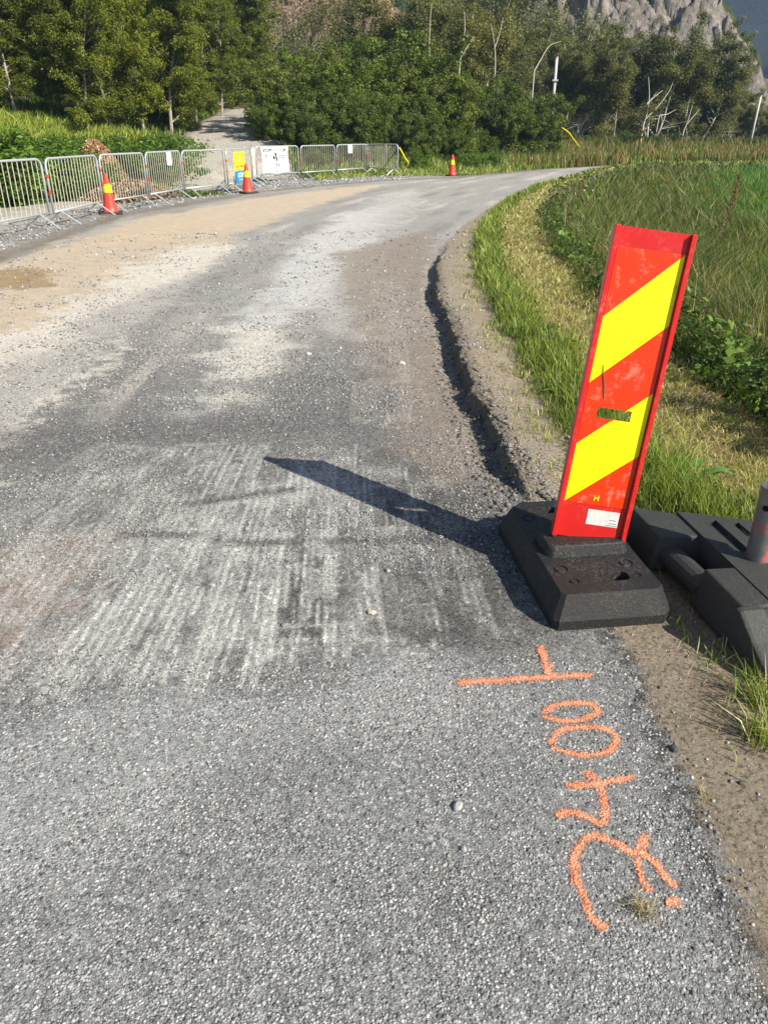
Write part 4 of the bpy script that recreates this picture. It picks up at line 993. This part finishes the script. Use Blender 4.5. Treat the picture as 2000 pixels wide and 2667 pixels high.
tm_ = empty('sprayed_station_mark', (0, 0, 0)); tag(tm_, 'long orange sprayed line with a short cross stroke below the rubber foot', 'road marking')
sprayed('stroke', [([(1178, 1782), (1260, 1775), (1350, 1770), (1450, 1763), (1560, 1760)], 24)], tm_)
sprayed('stroke', [([(1405, 1680), (1415, 1710), (1424, 1745), (1428, 1765)], 20), ([(1424, 1742), (1445, 1735)], 14)], tm_, lift=.0055)

# ------------------------------------------------------------------ traffic cones
M_cone = simple('cone_red', (.80, .055, .03), .45, var=.12, scale=8); M_coney = simple('cone_yellow', (.88, .80, .0), .35, var=.05); M_base = simple('cone_rubber', (.03, .03, .032), .7)
def cone_profile(z): return .125 * (1 - z / .78) ** 1.0 + .028 + .035 * max(0, (.12 - z) / .12) ** 2
def make_cone():
    root = empty('traffic_cone')
    def ring(z, e=0): return [((cone_profile(z) + e) * math.cos(2 * math.pi * k / 28), (cone_profile(z) + e) * math.sin(2 * math.pi * k / 28), z) for k in range(28)]
    bm = bmesh.new(); loft(bm, [ring(z) for z in (.025, .05, .08, .12, .2, .3, .42, .5, .6, .68, .70)] + [[(.032 * math.cos(2 * math.pi * k / 28), .032 * math.sin(2 * math.pi * k / 28), z) for k in range(28)] for z in (.705, .735)] + [[(.02 * math.cos(2 * math.pi * k / 28), .02 * math.sin(2 * math.pi * k / 28), .748) for k in range(28)]])
    bmobj('cone_body', bm, M_cone, root, smooth=True)
    bm = bmesh.new(); loft(bm, [ring(z, .002) for z in (.40, .46, .51, .56)], False, False); bmobj('reflective_band', bm, M_coney, root, smooth=True)
    bm = bmesh.new(); loft(bm, [outline(-.24, .24, -.24, .24, .05, -.005), outline(-.235, .235, -.235, .235, .05, .03)]); bmobj('base', bm, M_base, root, bevel=.005)
    return root
cone0 = make_cone()
def copy_tree(o, parent=None):
    c = o.copy(); sc.collection.objects.link(c); c.parent = parent
    for ch in list(o.children): copy_tree(ch, c)
    return c
for i, (px, py, lab, rz) in enumerate(((290, 557, 'red cone with yellow band standing before the second and third barriers', .3), (646, 503, 'red cone with yellow band in front of the yellow and blue sign', .8), (1177, 458, 'farthest red and yellow cone, alone at the far road edge', .5))):
    c = cone0 if i == 0 else copy_tree(cone0); x, y = G(px, py); c.location = (x, y, HZ(x, y) + .012); c.rotation_euler.z = rz; tag(c, lab, 'traffic cone', 'traffic cones along the road')

# ------------------------------------------------------------------ steel barriers
M_galv = simple('galvanised_tube', (.50, .55, .57), .42, .4, var=.12, scale=20)
M_bar = simple('barrier_bar', (.62, .60, .50), .5, .3, var=.1, scale=20); M_tape = simple('red_tape', (.75, .06, .03), .4); M_tapew = simple('white_tape', (.75, .75, .73), .4)
def make_barrier(W=2.2):
    root = empty('crowd_barrier'); hw = W / 2; r = .13
    def arc(cx, cz, a0): return [(cx + r * math.cos(R(a0 + 90 * k / 5)), 0, cz + r * math.sin(R(a0 + 90 * k / 5))) for k in range(6)]
    P = [(-hw, 0, .20)] + arc(-hw + r, 1.1 - r, 180)[::-1][::-1]
    P = [(-hw, 0, .21)] + [(-hw + r - r * math.cos(R(18 * k)), 0, 1.1 - r + r * math.sin(R(18 * k))) for k in range(6)] + [(hw - r + r * math.sin(R(18 * k)), 0, 1.1 - r + r * math.cos(R(18 * k))) for k in range(6)] + [(hw, 0, .21)]
    bm = bmesh.new(); tube(bm, P, .020, 8); tube(bm, [(-hw, 0, .24), (hw, 0, .24)], .018, 8); bmobj('frame', bm, M_galv, root, smooth=True)
    bm = bmesh.new(); n = 17
    for k in range(1, n):
        x = -hw + W * k / n; zt = 1.1 if abs(x) < hw - r else 1.1 - r + math.sqrt(max(0, r * r - (abs(x) - hw + r) ** 2))
        tube(bm, [(x, 0, .24), (x, 0, zt)], .0065, 6)
    bmobj('bars', bm, M_bar, root)
    for s in (-1, 1):
        for q in (-1, 1):
            bm = bmesh.new(); x = s * (hw - .28); tube(bm, [(x, 0, .235), (x + .05 * q, q * .36, .012)], .016, 8); bmobj('leg', bm, M_galv, root)
    bm = bmesh.new(); tube(bm, [(-hw, 0, .52), (-hw, 0, .60)], .0225, 8, cap=False); bmobj('reflective_band', bm, M_tape, root)
    bm = bmesh.new(); tube(bm, [(-hw, 0, .79), (-hw, 0, .85)], .0225, 8, cap=False); bmobj('reflective_band', bm, M_tape, root)
    for zz in (.78, .42):
        bm = bmesh.new(); tube(bm, [(hw, 0, zz), (hw + .03, 0, zz), (hw + .035, 0, zz - .04)], .006, 5); bmobj('hook', bm, M_galv, root)
    return root
def farpt(px, py): return XY(px, (CAMH - .2) / math.tan(R(PITCH) + math.atan((py - 1333.5) / FPX)), .2)
ends = [ # left end, right end (world), label
    (XY(-95, 12.0, .2), XY(133, 14.45, .2), 'nearest steel barrier, cut off by the left edge of the photo'),
    (XY(141, 14.55, .2), XY(270, 16.95, .2), 'second nearest steel barrier, left of the first cone'),
    (XY(275, 17.0, .2), XY(387, 18.8, .2), 'third steel barrier, right behind the first cone'),
    (XY(391, 18.9, .2), XY(479, 21.0, .2), 'fourth steel barrier, with a small white notice on its top rail'),
    (XY(482, 21.05, .2), XY(590, 22.8, .2), 'fifth steel barrier, in front of the gravel path'),
    (XY(595, 22.9, .2), XY(659, 25.5, .2), 'sixth steel barrier, carrying the yellow and blue sign'),
    (XY(660, 25.7, .2), XY(668, 28.4, .2), 'barrier seen end-on between the yellow sign and the white banner'),
    (XY(669, 28.5, .2), XY(780, 30.1, .2), 'steel barrier carrying the white banner'),
    (XY(785, 30.2, .2), XY(874, 32.0, .2), 'steel barrier just right of the white banner barrier'),
    (XY(878, 32.1, .2), XY(955, 33.9, .2), 'steel barrier with a small white notice, near the right end of the row'),
    (XY(920, 36.5, .2), XY(1008, 36.8, .2), 'steel barrier standing behind the last two'),
    (XY(958, 34.0, .2), XY(1037, 32.7, .2), 'last steel barrier at the right end of the row, turned toward the road'),
]
bar0 = make_barrier(); bars = []
for i, (a, b, lab) in enumerate(ends):
    o = bar0 if i == 0 else copy_tree(bar0)
    a = Vector(a); b = Vector(b); d = b - a; c = (a + b) / 2
    za, zb = HZ(*a), HZ(*b); zc = (za + zb) / 2 + .01
    o.location = (c.x, c.y, zc); o.rotation_euler = (0, 0, math.atan2(d.y, d.x)); o.scale = ((d.length - .04) / 2.2, 1, 1)
    tag(o, lab, 'barrier', 'steel barriers along the left side'); bars.append((o, d.length, zc))
def on_bar(i, name, frac, **k):
    """a thing hung on barrier i: local frame with x along the rail, -y to the road"""
    o, L, zc = bars[i]; rz = o.rotation_euler.z
    x = (frac - .5) * L; e = empty(name, (o.location.x + x * math.cos(rz), o.location.y + x * math.sin(rz), zc), rz, **k); return e
M_banner = NT('white_tarpaulin'); M_banner.base((.78, .79, .79)); M_banner.b.inputs['Roughness'].default_value = .5
M_banner.L(M_banner.bump(M_banner.noise(M_banner.co(), 3, 3), .6, .03), M_banner.b.inputs['Normal']); M_banner = M_banner.m
bn = on_bar(7, 'banner', .42, label='white STOPP STOP banner tied to a steel barrier', cat='banner')
def bcurve(u, v): return -.036 - .02 * math.sin(u * 3.1) * math.sin(v * 3.1) - .018 * math.sin(u * 7 + v * 5) * v * (1 - v) * 3
bm = bmesh.new(); NU, NV = 24, 18; BWID, BZ0, BZ1 = 1.30, .245, 1.08
def bpos(u, v):
    w_ = BWID * (1 - .06 * math.sin(v * 3.14)); return (-w_ / 2 + w_ * u + .03 * (1 - v), bcurve(u, v), BZ0 + (BZ1 - BZ0) * v + .012 * math.sin(u * 9) * (1 - v))
g = [[bm.verts.new(bpos(i / NU, j / NV)) for i in range(NU + 1)] for j in range(NV + 1)]
for j in range(NV):
    for i in range(NU): bm.faces.new((g[j][i], g[j][i + 1], g[j + 1][i + 1], g[j + 1][i]))
o = bmobj('sheet', bm, M_banner, bn, smooth=True); m = o.modifiers.new('s', 'SOLIDIFY'); m.thickness = .003
M_txt = simple('print_grey', (.10, .11, .12), .6); M_txt2 = simple('print_pale', (.28, .29, .30), .6); M_ring = simple('print_red', (.6, .03, .04), .5)
def bput(s, size, u, v, mat, sx=1, align='CENTER', bold=0.004, name='lettering'):
    x, y, z = bpos(u, v); return put_text(name, s, size, x, y - .016, z, mat, bn, bold, align, sx)
bput('STOPP', .145, .235, .87, M_txt); bput('STOP', .145, .765, .87, M_txt)
bput('Bygge-\nplass', .075, .10, .66, M_txt2, align='LEFT'); bput('Construction site\nNo admittance', .068, .60, .66, M_txt2, align='LEFT', sx=.8)
for s, u, v in (('Adgang for\nuvedkommende\nstrengt forbudt', .07, .40), ('Unauthorised\npersons are not\nallowed here', .60, .40)): bput(s, .048, u, v, M_txt2, align='LEFT', bold=.001)
bput('Entreprise', .05, .52, .10, M_txt2)
def disc(bm, cx, cz, y, r0, r1, n=24):
    for k in range(n):
        a, b = 2 * math.pi * k / n, 2 * math.pi * (k + 1) / n
        bm.faces.new([bm.verts.new((cx + r_ * math.cos(t_), y, cz + r_ * math.sin(t_))) for r_, t_ in ((r0, a), (r1, a), (r1, b), (r0, b))])
def flat(bm, pts, y): bm.faces.new([bm.verts.new((px, y, pz)) for px, pz in pts])
cx, cy_, cz = bpos(.5, .86)
bm = bmesh.new(); disc(bm, cx, cz, cy_ - .016, .058, .070); bmobj('ring', bm, M_ring, bn)
def hand(bm, cx, cz, y, s):
    flat(bm, [(cx - .3 * s, cz - .5 * s), (cx + .3 * s, cz - .5 * s), (cx + .38 * s, cz + .1 * s), (cx - .34 * s, cz + .1 * s)], y)
    for k, h in enumerate((.62, .8, .85, .68)):
        x0 = cx + (-.34 + .185 * k) * s; flat(bm, [(x0, cz + .1 * s), (x0 + .14 * s, cz + .1 * s), (x0 + .14 * s, cz + h * s), (x0, cz + h * s)], y)
    flat(bm, [(cx - .34 * s, cz - .2 * s), (cx - .34 * s, cz + .02 * s), (cx - .62 * s, cz + .3 * s), (cx - .66 * s, cz + .2 * s)], y)
bm = bmesh.new(); hand(bm, cx, cz, cy_ - .016, .045); bmobj('hand_symbol', bm, M_ink, bn)
bm = bmesh.new(); x, y, z = bpos(.5, .55)      # half-hidden dark pictogram of a walking person
flat(bm, [(x - .06, z + .18), (x + .03, z + .21), (x + .06, z + .05), (x + .09, z - .06), (x + .02, z - .04), (x - .01, z + .1)], y - .017)
flat(bm, [(x - .13, z + .10), (x - .09, z + .12), (x - .02, z + .04), (x - .05, z - .0), (x - .10, z + .0)], y - .017)
flat(bm, [(x + .02, z - .12), (x + .05, z - .12), (x + .07, z - .26), (x + .05, z - .26)], y - .017); flat(bm, [(x + .09, z - .12), (x + .11, z - .13), (x + .16, z - .24), (x + .14, z - .25)], y - .017)
bmobj('figure_symbol', bm, M_ink, bn)
# yellow and blue sign
M_sy = simple('sign_yellow', (.90, .78, .0), .4, var=.04); M_sb = simple('sign_blue', (.0, .25, .62), .4, var=.04); M_sw = simple('sign_white', (.8, .8, .8), .4)
ys = on_bar(5, 'warning_sign', .44, label='yellow and blue warning sign tied to a steel barrier', cat='sign')
W2, Z0, Z1 = 1.06, .24, 1.02
bm = bmesh.new(); box(bm, -W2 / 2, W2 / 2, -.042, -.036, Z0 + .30, Z1); bmobj('upper_panel', bm, M_sy, ys, bevel=.001)
bm = bmesh.new(); box(bm, -W2 / 2, W2 / 2, -.042, -.036, Z0, Z0 + .299); bmobj('lower_panel', bm, M_sb, ys, bevel=.001)
ysx = 2.0
bm = bmesh.new(); disc(bm, -.02, .845, -.0445, 0, .10); o = bmobj('white_disc', bm, M_sw, ys)
bm = bmesh.new(); disc(bm, -.02, .845, -.046, .082, .105); o = bmobj('ring', bm, M_txt, ys)
bm = bmesh.new(); hand(bm, -.02, .84, -.0465, .07); bmobj('hand_symbol', bm, M_ink, ys)
put_text('lettering', 'ANLEGGSOMRÅDE', .105, 0, -.0445, .65, M_txt, ys, .001, sx=1.0)
put_text('lettering', 'Adgang forbudt', .06, 0, -.0445, .575, M_txt, ys, .0, sx=1.5)
put_text('lettering', 'GOM', .17, .05, -.0445, .42, M_sw, ys, .006, sx=1.6); put_text('lettering', 'bygg og anlegg', .06, .05, -.0445, .31, M_sw, ys, .001, sx=1.3)
put_text('lettering', 'OBS', .06, .40, -.0445, .93, M_txt, ys, .001, sx=1.3)
for bi, fr_, lab in ((3, .62, 'small white notice hung on the fourth barrier from the left'), (9, .42, 'small white notice hung on a barrier near the far end')):
    nt = on_bar(bi, 'notice', fr_, label=lab, cat='notice', group='white notices on the barriers')
    bm = bmesh.new(); roundbox(bm, -.15, .15, .80, 1.09, -.034, -.029, .04); bmobj('card', bm, M_sw, nt)
    put_text('lettering', 'C40', .07, 0, -.0365, .95, M_txt2, nt, .001, sx=1.4)

# ------------------------------------------------------------------ poles, ropes, heap
M_pole = simple('weathered_pole', (.50, .50, .48), .7, var=.2, scale=3)
for px, Y, yt, r_, lab in ((1427, 56, 150, .105, 'grey utility pole rising behind the round bush'), (1945, 62, 250, .09, 'thin pale pole leaning slightly at the far field edge')):
    x, y = XY(px, Y); z0 = HZ(x, y); H_ = ztop(yt, Y) - z0
    root = empty('utility_pole', (x, y, z0), label=lab, cat='pole', group='poles by the distant birches')
    dx = .0 if px < 1500 else .15
    bm = bmesh.new(); tube(bm, [(0, 0, -.3), (dx * .5, 0, H_ / 2), (dx, 0, H_)], [r_, r_ * .92, r_ * .85], 12); bmobj('pole', bm, M_pole, root, smooth=True)
    bm = bmesh.new(); tube(bm, [(dx, 0, H_ - .01), (dx, 0, H_ + .04)], r_ * 1.05, 12); bmobj('cap', bm, M_galv, root)
    if px < 1500:
        bm = bmesh.new(); box(bm, -.18, .18, -r_ - .06, -r_, H_ - 1.3, H_ - 1.2); bmobj('bracket', bm, M_galv, root)
M_yrope = simple('yellow_strap', (.90, .72, .02), .5, var=.08)
def strap(name, pts, r_, lab, cat):
    bm = bmesh.new(); tube(bm, [tuple(p) for p in smooth3(pts)], r_, 6); o = bmobj(name, bm, M_yrope, smooth=True); tag(o, lab, cat)
def smooth3(P, n=5):
    P = [np.array(p, float) for p in P]; P = [2 * P[0] - P[1]] + P + [2 * P[-1] - P[-2]]; out = []
    for i in range(1, len(P) - 2):
        for k in range(n):
            t_ = k / n; a, b, c, d = P[i - 1:i + 3]; out.append(.5 * ((2 * b) + (c - a) * t_ + (2 * a - 5 * b + 4 * c - d) * t_ ** 2 + (3 * b - a - 3 * c + d) * t_ ** 3))
    out.append(P[-2]); return out
def P3(px, py, Y):
    a = R(PITCH) + math.atan((py - 1333.5) / FPX); z = CAMH - Y * math.tan(a); return (*XY(px, Y, z), z)
strap('yellow_strap', [P3(1040, 385, 32.7), P3(1046, 395, 32.9), P3(1055, 412, 33.2), P3(1063, 424, 33.5), P3(1060, 432, 33.6)], .03, 'yellow strap hanging from the end of the last barrier', 'strap')
strap('warning_tape', [P3(1442, 312, 52), P3(1460, 330, 52), P3(1480, 345, 52.3), P3(1495, 365, 52.6), P3(1508, 382, 53), P3(1518, 386, 53)], .03, 'long yellow warning tape hanging slack from the round bush', 'tape')
strap('warning_tape', [P3(1452, 398, 47), P3(1460, 402, 47), P3(1462, 410, 47), P3(1458, 418, 47.2), P3(1464, 426, 47.2)], .04, 'tangled bit of yellow tape in the grass by the road', 'tape')
def chips(name, label, cx, cy, rx, ry, hh, n, size, pal, seed):
    rng = np.random.default_rng(seed); a = rng.random(n) * 6.28; q = np.sqrt(rng.random(n)); x = cx + rx * q * np.cos(a); y = cy + ry * q * np.sin(a)
    z = height(x, y) + hh * (1 - q ** 1.6) + .05 * rng.random(n); nr = rng.normal(0, .8, (n, 3)) + (0, 0, .8); nr /= np.linalg.norm(nr, axis=1)[:, None]
    t_ = np.cross(nr, rng.normal(0, 1, (n, 3))); t_ /= np.linalg.norm(t_, axis=1)[:, None]; b = np.cross(nr, t_); p = np.stack([x, y, z], 1); s = size * (.5 + rng.random(n))[:, None]
    V = np.stack([p - t_ * s - b * s * .3, p + t_ * s - b * s * .3, p + t_ * s + b * s * .3, p - t_ * s + b * s * .3], 1).reshape(-1, 3)
    C = np.repeat(np.array(pal)[rng.integers(0, len(pal), n)] * (.6 + .7 * rng.random(n))[:, None], 4, 0)
    # core mound below the chips
    A, Q = np.meshgrid(np.linspace(0, 2 * np.pi, 25), np.linspace(0, 1, 9)); mx = cx + rx * Q * np.cos(A); my = cy + ry * Q * np.sin(A); mz = height(mx.ravel(), my.ravel()).reshape(mx.shape) + hh * (1 - Q ** 1.6) - .03
    MV = np.stack([mx.ravel(), my.ravel(), mz.ravel()], 1); i = np.arange(8)[:, None] * 25; k = np.arange(24)[None]; MF = np.stack([i + k, i + k + 1, i + 26 + k, i + 25 + k], -1).reshape(-1, 4)
    me = npmesh(name, np.concatenate([V, MV]), [np.arange(4 * n).reshape(-1, 4), MF + 4 * n], np.concatenate([C, np.tile(np.array(pal[0]) * .6, (len(MV), 1))]))
    return tag(link(name, me, M_stone), label, 'heap')
x, y = XY(250, 24.5, 1.0); hz_ = 1.28 - HZ(x, y); chips('woodchip_heap', 'orange brown heap of wood chips on the bank behind the third barrier', x, y, .95, .8, hz_, 9000, .05, [(.42, .24, .13), (.52, .33, .19), (.34, .18, .09), (.6, .42, .27)], 5)
x, y = XY(345, 22.0, .5); chips('brushwood_pile', 'dry brown branches and bark strewn behind the third and fourth barriers', x, y, 1.2, 1.9, .35, 5000, .06, [(.26, .17, .10), (.38, .26, .16), (.18, .13, .08)], 6)

# ------------------------------------------------------------------ close plants and litter
def dock(x, y, n, L, label, seed, wleaf=.03):
    rng = np.random.default_rng(seed); root = empty('dock_plant', (x, y, HZ(x, y)), label=label, cat='plant', group='broad leaved docks on the verge')
    for k in range(n):
        a = 6.28 * k / n + rng.normal(0, .3); l = L * (.6 + .6 * rng.random()); up = .6 + .9 * rng.random(); bm = bmesh.new(); prev = None; S = 8
        w0 = wleaf * (.7 + .6 * rng.random())
        for s in range(S + 1):
            t_ = s / S; rr = l * t_ * .8; zz = l * up * (t_ - .75 * t_ * t_); wd = w0 * math.sin(math.pi * min(1, .08 + t_ * .92)) ** .7 * (1 + .15 * math.sin(s * 2.4))
            c_ = Vector((math.cos(a) * rr, math.sin(a) * rr, zz)); sd = Vector((-math.sin(a), math.cos(a), .25)) * wd
            cur = [bm.verts.new(c_ - sd), bm.verts.new(c_ + Vector((0, 0, -.006))), bm.verts.new(c_ + Vector((-sd.x, -sd.y, sd.z)) * -1)]
            if prev: bm.faces.new((prev[0], prev[1], cur[1], cur[0])); bm.faces.new((prev[1], prev[2], cur[2], cur[1]))
            prev = cur
        o = bmobj('leaf', bm, M_dock, root, smooth=True)
M_dock = NT('dock_leaf'); M_dock.base(M_dock.mix(M_dock.noise(M_dock.co(), 12, 3), (.07, .17, .03), (.14, .27, .05))); M_dock.b.inputs['Roughness'].default_value = .4; M_dock = M_dock.m
dx, dy = G(1790, 1262); dock(dx, dy, 11, .22, 'large leaved dock behind the grey barrier foot', 1, .026)
dx, dy = G(1720, 1270); dock(dx, dy, 9, .16, 'small dock between the marker board and the grey foot', 2, .018)
dx, dy = G(1385, 862); dock(dx, dy, 9, .13, 'low broad leaved dock in the verge grass left of the board', 3, .025)
dx, dy = G(1455, 1050); dock(dx, dy, 9, .13, 'low dock at the grass edge beside the board', 4, .022)
dx, dy = G(1880, 1010); dock(dx, dy + .2, 10, .22, 'pale green dock between the hay and the ditch weeds', 5, .035)
def seedhead(px, py, Y, label):
    x, y = XY(px, Y); z = HZ(x, y); root = empty('sorrel_stalk', (x, y, z), label=label, cat='plant'); rng = np.random.default_rng(3)
    H_ = max(.8, P3(px, py, Y)[2] - z); bm = bmesh.new(); tube(bm, [(0, 0, 0), (.03, 0, H_ * .5), (.10, 0, H_)], [.008, .007, .004], 5); bmobj('stem', bm, M_rust, root)
    c = np.array([(.03 + .07 * q + rng.normal(0, .015), rng.normal(0, .015), H_ * (.5 + .5 * q)) for q in np.linspace(0, 1, 26)]); V, F, rn = leaves(c, 420, np.full(26, .045), .012, rng)
    link('seed_head', npmesh('seed_head', V, [F], attrs={'rnd': rn}), M_rust, root)
M_rust = simple('rust_seed', (.20, .06, .03), .8)
seedhead(1885, 455, 14.5, 'rust red dock seed stalk standing in the green field')
grass('dirt_litter', 'dry bits of straw and needles scattered on the bare dirt', 7000, 1.0, 9, 8, 40,
      lambda x, y, D: (D[0] > .02) * (D[1] < .1) * .8, lambda x, y, D, g: .006 + .02 * g.random(len(x)), straw[:3] + [(.12, .09, .06)] * 3, 25, lay=1, wmin=.0014)
grass('ditch_stalks', 'thin brown seed stalks standing above the ditch weeds', 5200, 3.5, 40, 8, 36,
      lambda x, y, D: sm(1.2, 1.8, D[1]) * (1 - sm(6, 9, D[1])) * .9, lambda x, y, D, g: .35 + .4 * g.random(len(x)), [(.30, .20, .12), (.22, .14, .09), (.42, .34, .2)], 26, lean=.25, wmul=.7)
# bare pale birches whose stems show in front of the dark wood
def bare(px_list, Y, r0, label, seed):
    rng = np.random.default_rng(seed); x0, y0 = XY(px_list[0][0][0], Y); z0 = HZ(x0, y0); root = empty('bare_birch', (x0, y0, z0), label=label, cat='tree', group='bare pale birches at the edge of the wood')
    parts = []
    for k, P in enumerate(px_list):
        pts = smooth3([P3(a, b, Y + .25 * q) for q, (a, b) in enumerate(P)], 5); pts = np.array(pts)
        if k == 0: pts[0, 2] = z0 - .2
        r0_ = r0 * .58; parts.append(nptube(pts - np.array((x0, y0, z0)), np.linspace(r0_ * (1 if k == 0 else .7), r0_ * .3, len(pts)), 6))
    V, F = merge(parts[:1]); me = npmesh('trunk', V, [F], smooth=True); link('trunk', me, M_bark_birch, root)
    for p in parts[1:]: link('branch', npmesh('branch', p[0], [p[1]], smooth=True), M_bark_birch, root)
bare([[(1388, 190), (1405, 160), (1430, 120), (1462, 107)]], 49, .05, 'bare pale stem curving over behind the near pole', 1)
bare([[(1672, 335), (1685, 290), (1690, 250), (1688, 200)], [(1680, 310), (1710, 280), (1740, 240), (1755, 205)], [(1684, 270), (1700, 255), (1725, 235)]], 61, .085, 'forked pale birch leaning out of the wood near the middle right', 2)
bare([[(1776, 350), (1790, 315), (1802, 275)], [(1786, 325), (1808, 300), (1820, 285)]], 61, .06, 'small leaning pale birch right of the forked one', 3)
bare([[(1712, 300), (1735, 298), (1760, 285)]], 61, .06, 'pale fallen branch lying across the birch stems', 4)
bare([[(1120, 200), (1118, 130), (1120, 60), (1124, 10)]], 50, .05, 'tall thin pale birch rising behind the willow bushes', 5)
bare([[(1195, 190), (1202, 130), (1210, 80), (1209, 30)], [(1200, 150), (1218, 120), (1235, 95)]], 50, .055, 'pale birch with two thin stems right of the willow bushes', 6)
bare([[(1290, 180), (1288, 120), (1278, 60)], [(1288, 125), (1300, 90), (1310, 45)]], 50, .045, 'thin forked pale birch left of the near pole', 7)
# hay wisp and dry leaf
def wisp(name, px, py, s, n, label, seed):
    rng = np.random.default_rng(seed); x0, y0 = G(px, py); x = x0 + rng.normal(0, s, n); y = y0 + rng.normal(0, s, n); z = height(x, y) + .004 + .012 * rng.random(n)
    V, Q, T, C = blades(x, y, z, np.full(n, 1.), .03 + .03 * rng.random(n), [(.5, .42, .26), (.42, .34, .2)], rng, lay=1, wmin=.0018)
    tag(link(name, npmesh(name, V, [Q, T], C), M_blade), label, 'litter')
wisp('hay_wisp', 1672, 2370, .013, 90, 'small wisp of dry hay inside the sprayed digit 2', 1)
wisp('dead_leaf', 1832, 2075, .009, 26, 'curled dry leaf on the dirt right of the sprayed 4', 2)
def tuft(px, py, n, s, h, label, seed):
    rng = np.random.default_rng(seed); x0, y0 = G(px, py); x = x0 + rng.normal(0, s, n); y = y0 + rng.normal(0, s, n); z = height(x, y)
    V, Q, T, C = blades(x, y, z, np.full(n, 2.), h * (.5 + rng.random(n)), green + lime + straw[:2], rng, lean=1.1)
    tag(link('grass_tuft', npmesh('grass_tuft', V, [Q, T], C), M_blade), label, 'grass tuft', 'grass tufts at the dirt edge')
tuft(1985, 1830, 170, .03, .085, 'grass tuft under the tip of the grey barrier foot', 1)
tuft(1990, 1925, 130, .025, .08, 'grass tuft at the right frame edge below the barrier foot', 2)

# ------------------------------------------------------------------ thin summer air
bm = bmesh.new(); box(bm, -460, 700, -460, 760, -4, 175)
hz = bpy.data.materials.new('air'); hz.use_nodes = True; n = hz.node_tree.nodes; n.remove(n['Principled BSDF'])
pv = n.new('ShaderNodeVolumePrincipled'); pv.inputs['Color'].default_value = (.42, .66, 1, 1); pv.inputs['Density'].default_value = .00045; pv.inputs['Anisotropy'].default_value = .1
hz.node_tree.links.new(pv.outputs[0], n['Material Output'].inputs['Volume'])
tag(bmobj('haze', bm, hz), 'thin bluish air over the valley', kind='stuff')
